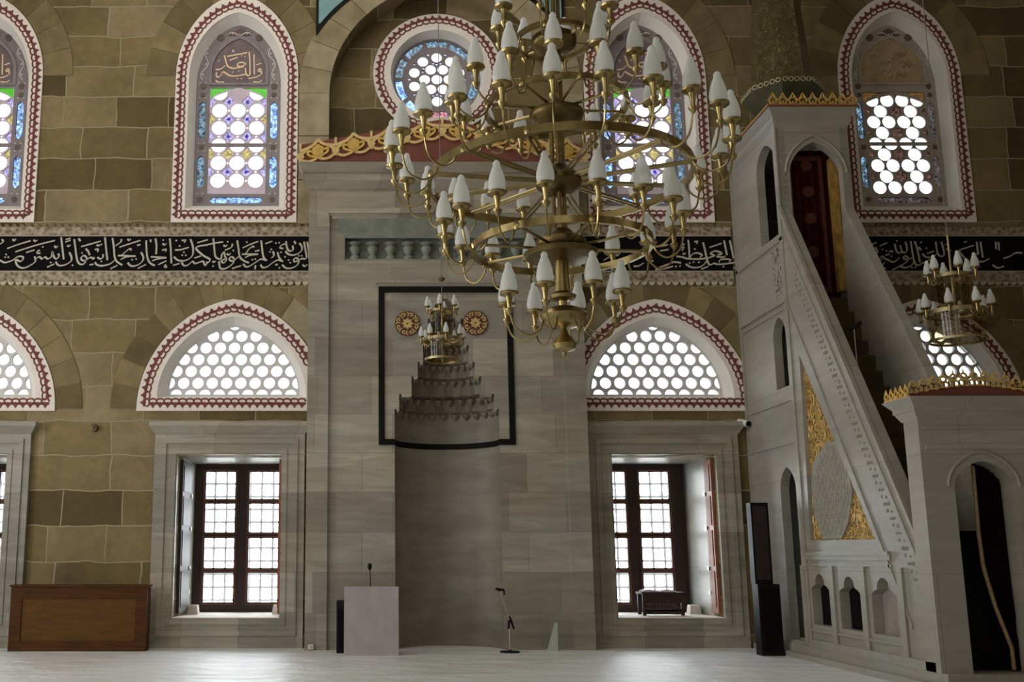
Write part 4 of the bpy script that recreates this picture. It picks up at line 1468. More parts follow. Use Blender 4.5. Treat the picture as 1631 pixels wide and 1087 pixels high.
# tower side with door niche, small window and canopy opening
def aw(a, b, z0, zs, za, pt=0.12, n=14):
    c = (a + b) / 2
    return arch(c, abs(b - a) / 2, z0, zs, za, n, pt)


t_out = [(YT, 0.26), (-0.003, 0.26), (-0.003, ZE), (YT, ZE)]
t_holes = [aw(-1.17, -1.72, 0.3, 2.45, 2.78, 0.2), aw(-1.3, -1.76, 3.95, 4.72, 5.02, 0.15), aw(-1.1, -1.80, 6.25, 7.45, 7.78, 0.2)]
MB().plate(t_out, t_holes, 0.0, 0.13).xf(side(XL)).build('tower_side', MARBLE2, mb_)
MB().plate(t_out, [aw(-1.1, -1.80, 6.25, 7.45, 7.78, 0.2)], 0.0, 0.13).xf(side(XR - 0.13)).build('tower_side', MARBLE2, mb_)
MB().box(XL + 0.13, XR - 0.13, -0.9, -0.003, 0.26, 5.0).build('tower_core', MARBLE2, mb_)
MB().box(XL + 0.13, XR - 0.13, YT + 0.02, -0.9, 0.26, 0.32).build('niche_floor', MARBLE2, mb_)
# mouldings of the tower side
ms = MB()
for z, d in ((5.18, 0.03), (5.08, 0.02), (6.12, 0.025), (3.72, 0.02), (3.1, 0.02)):
    ms.box(XL - d, XL, YT, -0.02, z, z + 0.05)
ms.box(XL - 0.025, XL, YT - 0.01, YT + 0.1, 0.26, ZE)
ms.box(XL - 0.025, XL, -0.1, -0.01, 0.26, ZE)
ms.build('tower_moulding', MARBLE2, mb_)
# carved field under the canopy opening
cf = MB()
rr = random.Random(5)
for i in range(70):
    y, z = rr.uniform(YT + 0.16, YT + 0.42), rr.uniform(5.3, 6.05)
    cf.box(XL - 0.004, XL, y, y + rr.uniform(0.015, 0.04), z, z + rr.uniform(0.015, 0.05))
cf.build('carved_field', PATTERN, mb_)
# canopy front
zfl = 5.27                                  # floor of the canopy
xf0, xf1 = W(1256, 320, YT)[0], W(1336, 320, YT)[0]
xf0, xf1 = XL + 0.17, XR - 0.12
f_out = [(XL, zfl - 0.25), (XR, zfl - 0.25), (XR, ZE), (XL, ZE)]
MB().plate([(XL, zfl - 0.25), (xf0, zfl - 0.25)] + arch((xf0 + xf1) / 2, (xf1 - xf0) / 2, zfl, W(1295, 275, YT)[1], W(1295, 226, YT)[1], 18, 0.25) + [(xf1, zfl - 0.25), (XR, zfl - 0.25), (XR, ZE), (XL, ZE)], [], YT, YT + 0.14).build('canopy_front', MARBLE2, mb_)
om = arch((xf0 + xf1) / 2, (xf1 - xf0) / 2 + 0.06, zfl, W(1295, 275, YT)[1], W(1295, 226, YT)[1] + 0.1, 18, 0.25)[1:-1]
MB().tube([(p[0], YT, p[1]) for p in om], 0.02, 6).build('arch_moulding', MARBLE2, mb_)
MB().box(XL + 0.131, XR - 0.131, -1.6, -0.02, zfl - 0.2, zfl).build('canopy_floor', CARPETDK, mb_)
# canopy cornice, three flaring courses
cc = MB()
for (z0_, z1_, o0, o1) in ((ZE - 0.14, ZE - 0.04, 0.0, 0.05), (ZE - 0.04, ZE + 0.02, 0.05, 0.05), (ZE + 0.02, ZE + 0.14, 0.05, 0.13)):
    cc.frustum((XL - o0, XR + o0, YT - o0, -0.01, z0_), (XL - o1, XR + o1, YT - o1, -0.01, z1_))
cc.build('canopy_cornice', MARBLE2, mb_)
MB().box(XL - 0.14, XR + 0.14, YT - 0.14, -0.01, ZE + 0.14, ZE + 0.17).build('canopy_fascia', MAROON, mb_)


def crest(mb, p0, p1, z, n, h, m=0):
    """pierced crest: ring loops and leaf points from p0 to p1 (x, y)"""
    for i in range(n):
        t = (i + 0.5) / n
        x, y = p0[0] + (p1[0] - p0[0]) * t, p0[1] + (p1[1] - p0[1]) * t
        L = math.hypot(p1[0] - p0[0], p1[1] - p0[1])
        dx, dy = (p1[0] - p0[0]) / L, (p1[1] - p0[1]) / L
        w = L / n
        r = min(w * 0.36, h * 0.34)
        ring = [(x + dx * r * math.cos(a), y + dy * r * math.cos(a), z + r + 0.012 + r * math.sin(a)) for a in [2 * PI * q / 12 for q in range(12)]]
        mb.tube(ring, r * 0.3, 5, closed=True)
        pt = [(x - dx * w * 0.5, y - dy * w * 0.5, z + h * 0.35), (x - dx * w * .2, y - dy * w * .2, z + h * 0.62), (x, y, z + h), (x + dx * w * .2, y + dy * w * .2, z + h * 0.62), (x + dx * w * 0.5, y + dy * w * 0.5, z + h * 0.35)]
        mb.tube(pt, [r * 0.3, r * 0.28, r * 0.14, r * 0.28, r * 0.3], 5)
        mb.lathe([(0.001, z + r * .4), (r * .32, z + r * 0.9), (0.001, z + r * 1.5)], x, y, 6)
    mb.tube([(p0[0], p0[1], z + 0.008), (p1[0], p1[1], z + 0.008)], 0.012, 5)
    return mb


cg = MB()
crest(cg, (XL - 0.13, YT - 0.13), (XR + 0.13, YT - 0.13), ZE + 0.17, 9, 0.2)
cg.tube([(XL - 0.13, YT - 0.13, ZE + 0.18), (XL - 0.13, -0.1, ZE + 0.18)], 0.014, 6)
cg.build('gilded_crest', GOLD, mb_)
# drum and spire on the canopy
MB().frustum((XL - 0.12, XR + 0.12, YT - 0.12, -0.02, ZE + 0.17), (XL + 0.2, XR - 0.2, YT + 0.25, -0.3, ZE + 0.28)).build('canopy_roof', DRUMDK, mb_)
dcx, dcy = XL + WD / 2, YT / 2 - 0.05
zd0 = ZE + 0.26
dr = MB().lathe([(0.4, zd0), (0.4, zd0 + 0.25), (0.44, zd0 + 0.3), (0.62, zd0 + 0.52), (0.62, zd0 + 0.56), (0.45, zd0 + 0.6)], dcx, dcy, 8, PI / 8)
dr.build('spire_drum', DRUMDK, mb_)
dc = MB()
for i in range(8):
    a = PI / 4 * i
    ca, sa = math.cos(a), math.sin(a)
    tx, ty = -sa, ca
    arcp = [(dcx + 0.385 * ca + tx * 0.11 * math.cos(q), dcy + 0.385 * sa + ty * 0.11 * math.cos(q), zd0 + 0.12 + 0.12 * math.sin(q)) for q in [PI * j / 8 for j in range(9)]]
    dc.tube(arcp, 0.014, 5)
    for j in range(5):
        u = (j - 2) * 0.093
        rr_ = 0.62 * math.cos(PI / 8)
        c0 = (dcx + (rr_ + .01) * ca + tx * u, dcy + (rr_ + .01) * sa + ty * u, zd0 + 0.565)
        dc.tube([(c0[0] + tx * 0.036 * math.cos(q), c0[1] + ty * 0.036 * math.cos(q), c0[2] + 0.036 * math.sin(q)) for q in [2 * PI * s_ / 10 for s_ in range(10)]], 0.011, 5, closed=True)
dc.build('drum_ornament', mat('dull_gilt', (0.4, 0.36, 0.22), 0.5, metal=0.3), mb_)
MB().lathe([(0.5, zd0 + 0.58), (0.47, zd0 + 0.8), (0.3, zd0 + 3.0), (0.02, zd0 + 4.9)], dcx, dcy, 8, PI / 8).build('spire', SPIRE, mb_)
# balustrade with its side wall
railT, railB = yz(1262, 370), yz(1481, 890)
sl_ = (railT[1] - railB[1]) / (railT[0] - railB[0])
ry = lambda y: railT[1] + sl_ * (y - railT[0])
s_out = [(YG + 0.1, 0.26), (YT, 0.26), (YT, ry(YT) - 0.05), (YG + 0.1, ry(YG + 0.1))]
tri = [yz(1273, 566), yz(1291, 861), yz(1394, 860)]


def cusp(a0, a1, z0, z1):
    """arch of two curves and a small round top, between two uprights"""
    c = (a0 + a1) / 2
    h = abs(a1 - a0) / 2
    H = z1 - z0
    L = [(-1, 0), (-1, 0.70), (-0.78, 0.755), (-0.5, 0.79), (-0.5, 0.83), (-0.42, 0.92), (-0.2, 0.985), (0, 1.0)]
    return [(c + p[0] * h, z0 + p[1] * H) for p in L] + [(c - p[0] * h, z0 + p[1] * H) for p in reversed(L[:-1])]


bays = []
for (a, b, zt_, zb2) in ((1294, 1322, 915, 996), (1338, 1371, 919, 1003), (1389, 1429, 921, 1013)):
    y0_, y1_ = yz(b, 960)[0], yz(a, 960)[0]
    m_ = (y0_ + y1_) / 2
    bays.append(cusp(y0_, y1_, 0.56, yz((a + b) / 2, zt_)[1]))
MB().plate(s_out, [tri] + bays, 0.0, 0.13).xf(side(XL)).build('balustrade_wall', MARBLE2, mb_)
MB().plate(s_out, [], 0.0, 0.13).xf(side(XR - 0.13)).build('balustrade_wall', MARBLE2, mb_)
# arcade backing; black sheets in two bays stand for the passage's shade
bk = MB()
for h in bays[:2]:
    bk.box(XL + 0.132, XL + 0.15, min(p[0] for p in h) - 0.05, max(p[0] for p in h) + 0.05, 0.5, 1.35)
bk.build('arcade_backing', BLACK, mb_)
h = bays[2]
MB().box(XL + 0.132, XL + 0.15, min(p[0] for p in h) - 0.05, max(p[0] for p in h) + 0.05, 0.5, 1.35).build('arcade_backing', mat('pinkish_marble', (0.3, 0.25, 0.24), 0.5), mb_)
# arcade mouldings and pilasters
am = MB()
yA, yBn = YT - 0.02, yz(1420, 885)[0]
for z0_, z1_, d in ((1.5, 1.545, 0.05), (1.44, 1.5, 0.03), (1.36, 1.39, 0.02)):
    am.box(XL - d, XL, yBn, yA, z0_, z1_)
for h in bays:
    yy0, yy1 = min(p[0] for p in h), max(p[0] for p in h)
    am.box(XL - 0.03, XL, yy0 - 0.08, yy1 + 0.08, 0.47, 0.5)
for px_ in (1285, 1330, 1380, 1440, 1488):
    y = yz(px_, 960)[0]
    am.box(XL - 0.035, XL, y - 0.06, y + 0.06, 0.3, 1.36 if px_ < 1450 else 1.2)
am.box(XL - 0.06, XL, YG + 0.1, yA, 0.26, 0.36)
am.build('arcade_moulding', MARBLE2, mb_)
# hand rail and carved strip down the flight
hr = MB()
for d, o0, o1 in ((0.05, 0.0, -0.11), (0.02, -0.38, -0.42), (0.02, -1.5, -1.56)):
    y0_, y1_ = YT, YG + 0.12
    v = [(XL - d, y0_, ry(y0_) + o0), (XL - d, y1_, ry(y1_) + o0), (XL - d, y1_, ry(y1_) + o1), (XL - d, y0_, ry(y0_) + o1)]
    if o0 < -1:
        ycut = railT[0] - 2.35
        v[1] = (XL - d, ycut, ry(ycut) + o0)
        v[2] = (XL - d, ycut, ry(ycut) + o1)
    v2 = [(XL + 0.001, p[1], p[2]) for p in v]
    hr.add(v + v2, [(0, 3, 2, 1), (0, 1, 5, 4), (3, 7, 6, 2), (0, 4, 7, 3), (1, 2, 6, 5)])
hr.build('handrail', MARBLE2, mb_)
cs = MB()
rr = random.Random(8)
for i in range(26):
    y = YT - 0.32 - i * 0.105
    zc_ = ry(y) - 0.72
    if y < YG + 0.35:
        break
    for q in range(5):
        a, r = 2 * PI * q / 4, 0.05
        yy, z_ = y + r * math.cos(a) * (q < 4), zc_ + r * 1.6 * math.sin(a) * (q < 4)
        s_ = rr.uniform(0.012, 0.022)
        cs.box(XL - 0.004, XL, yy - s_, yy + s_, z_ - s_, z_ + s_)
cs.build('carved_strip', PATTERN, mb_)
# gilded triangle with its grey lattice
tri_in = [(p[0], p[1]) for p in tri]
MB().plate(tri_in, [], 0.06, 0.1).xf(side(XL)).build('gilded_panel', CARVED, mb_)
hexa = [yz(*p) for p in ((1290, 738), (1312, 704), (1330, 703), (1343, 735), (1352, 785), (1346, 832), (1336, 858), (1306, 860), (1293, 822), (1287, 770))]
MB().plate(hexa, [], 0.04, 0.06).xf(side(XL)).build('lattice_panel', mat('grey_lattice_ground', (0.27, 0.26, 0.21), 0.6, var=0.12, scale=8), mb_)
lat = MB()
hc = (sum(p[0] for p in hexa) / len(hexa), sum(p[1] for p in hexa) / len(hexa))
hin = [(hc[0] + (p[0] - hc[0]) * 0.9, hc[1] + (p[1] - hc[1]) * 0.9) for p in hexa]
for i in range(-9, 10):
    for j in range(-6, 7):
        cy_, cz_ = hc[0] + (j + (0.5 if i % 2 else 0)) * 0.14, hc[1] + i * 0.09
        ring = clip(circle(cy_, cz_, 0.05, 6), hin)
        if ring and parea(ring) > 0.004:
            lat.tube([(XL + 0.037, p[0], p[1]) for p in ring], 0.0075, 4, closed=True)
lat.build('star_lattice', mat('lattice_stone', (0.34, 0.33, 0.28), 0.6, var=0.1), mb_)
lf = [WS(*p, XL + 0.135) for p in ((1436, 800), (1470, 797), (1483, 800), (1483, 892))]
MB().plate(lf, [], 0.0, 0.025).xf(side(XL + 0.131)).build('gilded_leaf', CARVED, mb_)
sc = MB()
rr = random.Random(21)
Y0, Z0 = tri[1]
for i in range(60):
    # scrolls strewn over the gilded triangle, kept off the lattice
    u, v_ = rr.random(), rr.random()
    if u + v_ > 1:
        u, v_ = 1 - u, 1 - v_
    y = tri[1][0] + (tri[0][0] - tri[1][0]) * u * 0.9 + (tri[2][0] - tri[1][0]) * v_ * 0.9
    z = tri[1][1] + (tri[0][1] - tri[1][1]) * u * 0.9 + (tri[2][1] - tri[1][1]) * v_ * 0.9 + 0.03
    if math.hypot((y - hc[0]) / 0.5, (z - hc[1]) / 0.8) < 0.95:
        continue
    a = rr.uniform(0, 6.28)
    r = 0.06
    p = [(XL + 0.055, y + r * (0.4 + 0.12 * k_) * math.cos(a + k_ * 0.75), z + r * (0.4 + 0.2 * k_) * math.sin(a + k_ * 0.75)) for k_ in range(7)]
    p = [q for q in p if clip([(q[1] - .01, q[2] - .01), (q[1] + .01, q[2] - .01), (q[1], q[2] + .01)], tri)]
    if len(p) > 2:
        sc.tube(p, 0.012, 5)
sc.build('gilded_scrolls', GOLDPALE, mb_)
# flight of steps
st = MB()
ns = 20
ya, yb2 = -4.85, -1.6
zfl = 5.27
for i in range(ns):
    y0_ = ya + (yb2 - ya) * i / ns
    z1_ = 0.26 + (zfl - 0.26) * (i + 1) / ns
    st.box(XL + (0.131 if z1_ > 1.75 else 0.2), XR - 0.131, y0_, y0_ + 0.4, (z1_ - 0.34 if i else 0.26), z1_)
st.build('steps', CARPETDK, mb_)
# gate
gz = lambda y: W(1570, y, YG)[1]
gx = lambda x, y=800: W(x, y, YG)[0]
g0, g1 = XL - 0.06, XR + 0.06
o0, o1 = gx(1523), gx(1617)
gp = [(g0, 0.26), (o0, 0.26)] + arch((o0 + o1) / 2, (o1 - o0) / 2, 0.3, gz(775), gz(735), 18, 0.15) + [(o1, 0.26), (g1, 0.26), (g1, gz(655)), (g0, gz(655))]
MB().plate(gp, [], YG, YG + 0.3).build('gate_frame', MARBLE2, mb_)
gm = MB()
gm.plate(rect(g0 + .06, g1 - .06, gz(716), gz(708)), [], YG - 0.015, YG)
gm.plate(rect(g0 + .05, g1 - .05, gz(684), gz(679)), [], YG - 0.012, YG)
om = arch((o0 + o1) / 2, (o1 - o0) / 2 + 0.07, 0.3, gz(775), gz(735) + 0.11, 18, 0.15)[1:-1]
gm.tube([(p[0], YG, p[1]) for p in om], 0.022, 6)
for (z0_, z1_, a, b) in ((gz(668), gz(655), 0.0, 0.05), (gz(655), gz(648), 0.06, 0.06), (gz(648), gz(634), 0.06, 0.14)):
    gm.frustum((g0 - a, g1 + a, YG - a, YG + 0.34 + a, z0_), (g0 - b, g1 + b, YG - b, YG + 0.34 + b, z1_))
gm.build('gate_moulding', MARBLE2, mb_)
gk = MB()
zk = gz(634)
arcb = [(g0 - 0.12 + (g1 - g0 + 0.24) * i / 16, zk + 0.03 + 0.10 * math.sin(PI * i / 16)) for i in range(17)]
gk.plate([(g0 - 0.12, zk)] + [(g1 + 0.12, zk)] + arcb[::-1], [], YG - 0.1, YG - 0.06)
gk.build('gate_crown_ground', MAROON, mb_)
gc = MB()
for i in range(13):
    t = (i + 0.5) / 13
    x = g0 - 0.14 + (g1 - g0 + 0.28) * t
    zb_c = zk + 0.02 + 0.07 * math.sin(PI * t)
    hh = 0.14 + 0.07 * math.sin(PI * t) ** 2
    for (a, b, r) in ((-0.028, 0.3, 0.032), (0.028, 0.3, 0.032), (0, 0.66, 0.034)):
        gc.tube([(x + a + r * math.cos(q), YG - 0.12, zb_c + b * hh + r * math.sin(q)) for q in [2 * PI * s_ / 9 for s_ in range(9)]], 0.013, 5, closed=True)
    gc.tube([(x, YG - 0.12, zb_c + hh * 0.8), (x, YG - 0.12, zb_c + hh * 1.12)], [0.014, 0.002], 5)
crest(gc, (g0 - 0.14, YG + 0.4), (g0 - 0.14, YG - 0.13), zk, 5, 0.14)
gc.build('gate_crown', GOLD, mb_)
# curtains of the gate: a dark pair, one drawn aside along a trimmed edge
def wavy(x0_, x1_, y, z0_, z1_, n=24, amp=0.02, edge=None):
    rs = []
    for z in [z0_ + (z1_ - z0_) * k_ / 14 for k_ in range(15)]:
        e = edge(z) if edge else x0_
        rs.append([(e + (x1_ - e) * i / n, y + amp * math.sin(i * 1.9) + 0.0, z) for i in range(n + 1)])
    return MB().rings(rs, closed=False)


egp = [W(*p, YG + 0.25) for p in ((1544, 735), (1550, 800), (1554, 850), (1562, 905), (1582, 970), (1607, 1032))]


def edge(z):
    for i in range(len(egp) - 1):
        a, b = egp[i], egp[i + 1]
        if a[1] >= z >= b[1]:
            tt = (a[1] - z) / (a[1] - b[1])
            return a[0] + (b[0] - a[0]) * tt
    return egp[0][0] if z > egp[0][1] else egp[-1][0]


zb3 = max(0.27, W(1570, 1028, YG)[1])
wavy(o0, o1 + 0.05, YG + 0.22, 0.27, gz(735), edge=edge, amp=0.014).build('curtain', CLOTHB, mb_)
MB().tube([(edge(z) , YG + 0.2, z) for z in [0.28 + (gz(740) - 0.28) * i / 20 for i in range(21)]], 0.021, 6).build('curtain_trim', FRINGE, mb_)
MB().box(o0 - 0.05, o1 + 0.05, YG + 0.32, YG + 0.35, 0.26, gz(845)).build('gate_dark_sheet', BLACK, mb_)  # black sheet standing in for the shade inside the gate
# curtain of the canopy
wavy(XL + 0.14, XR - 0.14, YT + 0.34, zfl, W(1295, 226, YT)[1], amp=0.012).build('canopy_curtain', CLOTH, mb_)
mt = MB()
for z in (6.02, 6.55, 6.98, 7.4):
    mt.dot((xf0 + xf1) / 2, z, 0.09, YT + 0.32, 0.006, 12)
mt.plate(rect(xf0 + 0.1, xf1 - 0.16, zfl + 0.12, 7.55), [rect(xf0 + 0.16, xf1 - 0.22, zfl + 0.2, 7.48)], YT + 0.316, YT + 0.32)
mt.build('curtain_motifs', MOTIF, mb_)
MB().box(xf1 - 0.12, xf1 - 0.01, YT + 0.15, YT + 0.25, zfl + 0.1, 7.45).build('brocade_border', GOLDBROC, mb_)


# ------------------------------------------------------------------ chandeliers
def lamp_arm(name, R, z, Rr, zr, s, parent, shade_r=0.06, brass=BRASS, drop=0.24, n=8):
    """scrolled arm from the ring (Rr, zr) out and up to a cup at (R, z) along +x, with its glass"""
    o = MB()
    zl_ = min(zr, z) - drop * 0.62 * s
    path = cr([(Rr, 0, zr), (Rr + (R - Rr) * 0.12, 0, zl_ + 0.4 * (zr - zl_)), (Rr + (R - Rr) * 0.45, 0, zl_), (Rr + (R - Rr) * 0.85, 0, zl_ + 0.05 * s), (R, 0, z - 0.13 * s)], 4)
    o.tube(path, 0.0075 * s, 5)
    o.lathe([(0.004, z - 0.17 * s), (0.028 * s, z - 0.135 * s), (0.03 * s, z - 0.12 * s), (0.014 * s, z - 0.112 * s), (0.02 * s, z - 0.06 * s), (0.028 * s, z - 0.03 * s),
             (0.066 * s, z - 0.014 * s), (0.07 * s, z - 0.004 * s), (0.066 * s, z + 0.004 * s), (0.03 * s, z + 0.004 * s)], R, 0, 10)
    og = origin(parent)
    for q in range(len(o.v)):
        v = o.v[q]
        o.v[q] = (v[0] + og.x, v[1] + og.y, v[2] + og.z)
    a = o.build(name, brass, parent, smooth=True)
    g = MB()
    g.lathe([(0.045 * s, z + 0.004 * s), (0.056 * s, z + 0.02 * s), (0.06 * s, z + 0.045 * s), (0.056 * s, z + 0.085 * s), (0.045 * s, z + 0.13 * s), (0.032 * s, z + 0.165 * s), (0.024 * s, z + 0.185 * s), (0.025 * s, z + 0.205 * s), (0.012 * s, z + 0.222 * s), (0.0, z + 0.226 * s)], R, 0, 12)
    for q in range(len(g.v)):
        v = g.v[q]
        g.v[q] = (v[0] + og.x, v[1] + og.y, v[2] + og.z)
    gl = g.build('glass_shade', FROST, a, smooth=True)
    return a, gl


def ring_of_arms(parent, n, rot, R, z, Rr, zr, s, drop=0.24, keep=None):
    a, gl = lamp_arm('lamp_arm', R, z, Rr, zr, s, parent, drop=drop)
    for i in range(n):
        ang = rot + 2 * PI * i / n
        if i == 0:
            o = a
        else:
            o = a.copy()
            COL.objects.link(o)
            o.parent = parent
            g2 = gl.copy()
            COL.objects.link(g2)
            g2.parent = o
        o.rotation_euler = (0, 0, ang)


def part_at(root, mb, name, m, smooth=True):
    og = origin(root)
    mb.v = [(v[0] + og.x, v[1] + og.y, v[2] + og.z) for v in mb.v]
    return mb.build(name, m, root, smooth)


YC = -9.25
ccx, _ = W(891, 330, YC)
Zc = lambda y: W(891, y, YC)[1]
K = (7.38 / F)                               # metres per photo pixel at the great chandelier
zbot = Zc(572)
ch1 = thing('chandelier', 'huge brass chandelier in tiers with frosted candle glasses hanging nearest', 'chandelier', (ccx, YC, zbot), group='brass chandeliers')
z_ = lambda y: Zc(y) - zbot
# central stem: three rods, hubs and bowls
stem = MB()
for i in range(3):
    a = 2 * PI * i / 3 + 0.4
    stem.tube([(0.045 * math.cos(a), 0.045 * math.sin(a), z_(400)), (0.045 * math.cos(a), 0.045 * math.sin(a), z_(-160))], 0.016, 8)
stem.tube([(0, 0, z_(520)), (0, 0, ROOM[3] - zbot)], 0.014, 8)
part_at(ch1, stem, 'stem', BRASS)


def hub(mb, y, r, h):
    z = z_(y)
    mb.lathe([(0.02, z - h * .5), (r * .55, z - h * .46), (r * .95, z - h * .2), (r, z - h * 0.05), (r, z + h * .1), (r * .6, z + h * .3), (r * .4, z + h * .5), (0.03, z + h * .52)], 0, 0, 24)


for (y, r, h) in ((66, 0.17, 0.2), (184, 0.2, 0.18), (288, 0.17, 0.22), (388, 0.18, 0.2)):
    hb = MB()
    hub(hb, y, r, h)
    part_at(ch1, hb, 'hub', DBRASS)
dish = MB()
dish.lathe([(0.03, z_(417)), (0.16, z_(416)), (0.25, z_(411)), (0.27, z_(404)), (0.22, z_(400)), (0.05, z_(398))], 0, 0, 28)
part_at(ch1, dish, 'dish', DBRASS)
bowl = MB()
bowl.lathe([(0.0, z_(571)), (0.012, z_(567)), (0.02, z_(562)), (0.075, z_(557)), (0.09, z_(549)), (0.07, z_(542)), (0.03, z_(532)), (0.022, z_(524)), (0.05, z_(523)), (0.10, z_(521)), (0.16, z_(512)), (0.175, z_(504)), (0.15, z_(496)), (0.11, z_(492)), (0.03, z_(489)),
            (0.03, z_(480)), (0.09, z_(477)), (0.1, z_(472)), (0.06, z_(466)), (0.05, z_(440)), (0.05, z_(410))], 0, 0, 28)
part_at(ch1, bowl, 'bowl_finial', BRASS)


def flat_ring(y, Rpx, hpx, wpx=3):
    R, h, w = Rpx * K, hpx * K, wpx * K
    z = z_(y)
    return MB().lathe([(R - w, z - h / 2), (R + w, z - h / 2), (R + w, z + h / 2), (R - w, z + h / 2)], 0, 0, 56, closed_prof=True)


rings_ = [(172, 112, 9), (287, 205, 13), (395, 138, 11), (66, 62, 8)]
for y, R, h in rings_:
    part_at(ch1, flat_ring(y, R, h), 'ring_band', BRASS)
for (y, Rr, n, r0, off) in ((287, 205, 12, 0.13, 0.018), (172, 112, 8, 0.12, 0), (395, 138, 8, 0.12, 0), (66, 62, 6, 0.1, 0)):
    first = None
    for i in range(n):
        if first is None:
            sp = MB()
            for q in ((-off, off) if off else (0,)):
                sp.tube([(r0, q, z_(y + 2)), (Rr * K, q, z_(y))], 0.011, 6)
            sp.lathe([(0.018, z_(y) - 0.03), (0.028, z_(y)), (0.018, z_(y) + 0.03)], Rr * K, 0, 8)
            first = o = part_at(ch1, sp, 'spoke', BRASS)
        else:
            o = first.copy()
            COL.objects.link(o)
            o.parent = ch1
        o.rotation_euler = (0, 0, 2 * PI * i / n + 0.13)
# S-shaped straps under the middle ring
ring_of_arms(ch1, 8, 0.38, 92 * K, z_(28), 62 * K, z_(66), 1.0, 0.2)
ring_of_arms(ch1, 16, 0.196, 167 * K, z_(150), 112 * K, z_(172), 1.0, 0.22)
ring_of_arms(ch1, 24, 0.055, 265 * K, z_(243), 205 * K, z_(287), 1.0, 0.2)
ring_of_arms(ch1, 16, 0.10, 185 * K, z_(358), 138 * K, z_(395), 1.0, 0.22)
ring_of_arms(ch1, 8, 0.32, 92 * K, z_(474), 0.15, z_(508), 1.0, 0.22)


SKIRT = glass_material('smoky_bead_skirt', (0.6, 0.5, 0.3), gloss=0.03, var=0.3, gain=1.0)


def small_chandelier(label, px_, py_top, py_bot, Y, R1, R2, y1, y2, s, cable_px=None):
    """two tiers of glasses on a slim brass body"""
    cx, zb_ = W(px_, py_bot, Y)
    z = lambda y: W(px_, y, Y)[1] - zb_
    r = thing('chandelier', label, 'chandelier', (cx, Y, zb_), group='brass chandeliers')
    dep = (Y + DIST) * CP + (zb_ - EYE) * SP
    k_ = dep / F
    b = MB()
    H = z(py_top)
    zl_, zu = z(y2 + 8 * s), z(y1 + 10 * s)
    r1, r2 = R1 * k_ * 0.72, R2 * k_ * 0.86
    b.lathe([(0.0, 0.0), (0.02 * s, 0.005), (0.035 * s, 0.03 * s), (0.02 * s, 0.05 * s), (0.02 * s, zl_), (0.05 * s, zl_ + 0.03 * s), (0.02 * s, zl_ + 0.08 * s), (0.02 * s, zu - 0.05 * s), (0.06 * s, zu), (0.02 * s, zu + 0.06 * s), (0.012, H - 0.06 * s), (0.03 * s, H - 0.03 * s), (0.008, H)], 0, 0, 16)
    for q in range(6):
        a = PI / 3 * q
        b.tube([(0, 0, zl_), (r2 * math.cos(a), r2 * math.sin(a), zl_)], 0.007, 5)
        b.tube([(0, 0, zu), (r1 * math.cos(a), r1 * math.sin(a), zu)], 0.007, 5)
    for (rr_, za_q, hq) in ((r1, zu, 0.05 * s), (r2, zl_, 0.06 * s), (r2 * 0.95, 0.05 * s, 0.03)):
        b.lathe([(rr_ - 0.01, za_q - hq / 2), (rr_ + 0.01, za_q - hq / 2), (rr_ + 0.01, za_q + hq / 2), (rr_ - 0.01, za_q + hq / 2)], 0, 0, 24, closed_prof=True)
    for (ra, za_q, rb, zb_q) in ((r1 * 0.97, zu, r1 * 0.9, zl_ + 0.12 * s), (r2 * 0.97, zl_, r2 * 0.9, 0.05 * s)):
        sk = MB().lathe([(ra, za_q), (rb, zb_q), (0.02, zb_q - 0.02)], 0, 0, 24)
        sk.f = sk.f[:48]
        part_at(r, sk, 'beaded_skirt', SKIRT)
    part_at(r, b, 'brass_body', mat('olive_brass', (0.4, 0.33, 0.17), 0.38, metal=0.85, var=0.2))
    c = MB().tube([(0, 0, H - 0.02), (0, 0, ROOM[3] - zb_)], 0.006, 5)
    part_at(r, c, 'cable', STEEL)
    if cable_px:
        cp = MB().lathe([(0.0, z(cable_px + 4)), (0.045, z(cable_px)), (0.05, z(cable_px - 2)), (0.015, z(cable_px - 5)), (0.0, z(cable_px - 6))], 0, 0, 12)
        part_at(r, cp, 'canopy_cap', DBRASS)
    ring_of_arms(r, 6, 0.3, R1 * k_, z(y1), R1 * k_ * 0.6, zu, s, 0.14)
    ring_of_arms(r, 8, 0.1, R2 * k_, z(y2), R2 * k_ * 0.7, zl_, s, 0.14)
    return r


small_chandelier('small brass chandelier hanging before the black-framed prayer niche', 705, 470, 577, -3.2, 25, 34, 490, 537, 0.62, 446)
small_chandelier('small brass chandelier hanging beyond the stair pulpit near the side wall', 1527, 372, 548, -3.2, 34, 50, 432, 492, 0.9)

# ------------------------------------------------------------------ loose things
# wooden chest
y_c = -0.6
cx0, cx1 = W(15, 985, y_c)[0], W(233, 985, y_c)[0]
zt_c = W(120, 932, y_c)[1]
chs = thing('wooden_chest', 'long dark walnut chest with one sunken front panel against the stone wall', 'chest', ((cx0 + cx1) / 2, y_c, 0))
bx = MB()
bx.box(cx0, cx1, y_c + 0.03, -0.34, FZ, zt_c - 0.03)
bx.build('carcass', WOOD, chs)
fr = MB().plate(rect(cx0, cx1, FZ, zt_c - 0.03), [rect(cx0 + 0.17, cx1 - 0.17, 0.22, zt_c - 0.2)], y_c, y_c + 0.03)
fr.build('front_frame', WOOD, chs)
MB().box(cx0 + 0.17, cx1 - 0.17, y_c + 0.018, y_c + 0.031, 0.22, zt_c - 0.2).build('front_panel', WOODIN, chs)
MB().box(cx0 - 0.02, cx1 + 0.02, y_c - 0.02, -0.33, zt_c - 0.03, zt_c).build('lid', WOOD, chs)
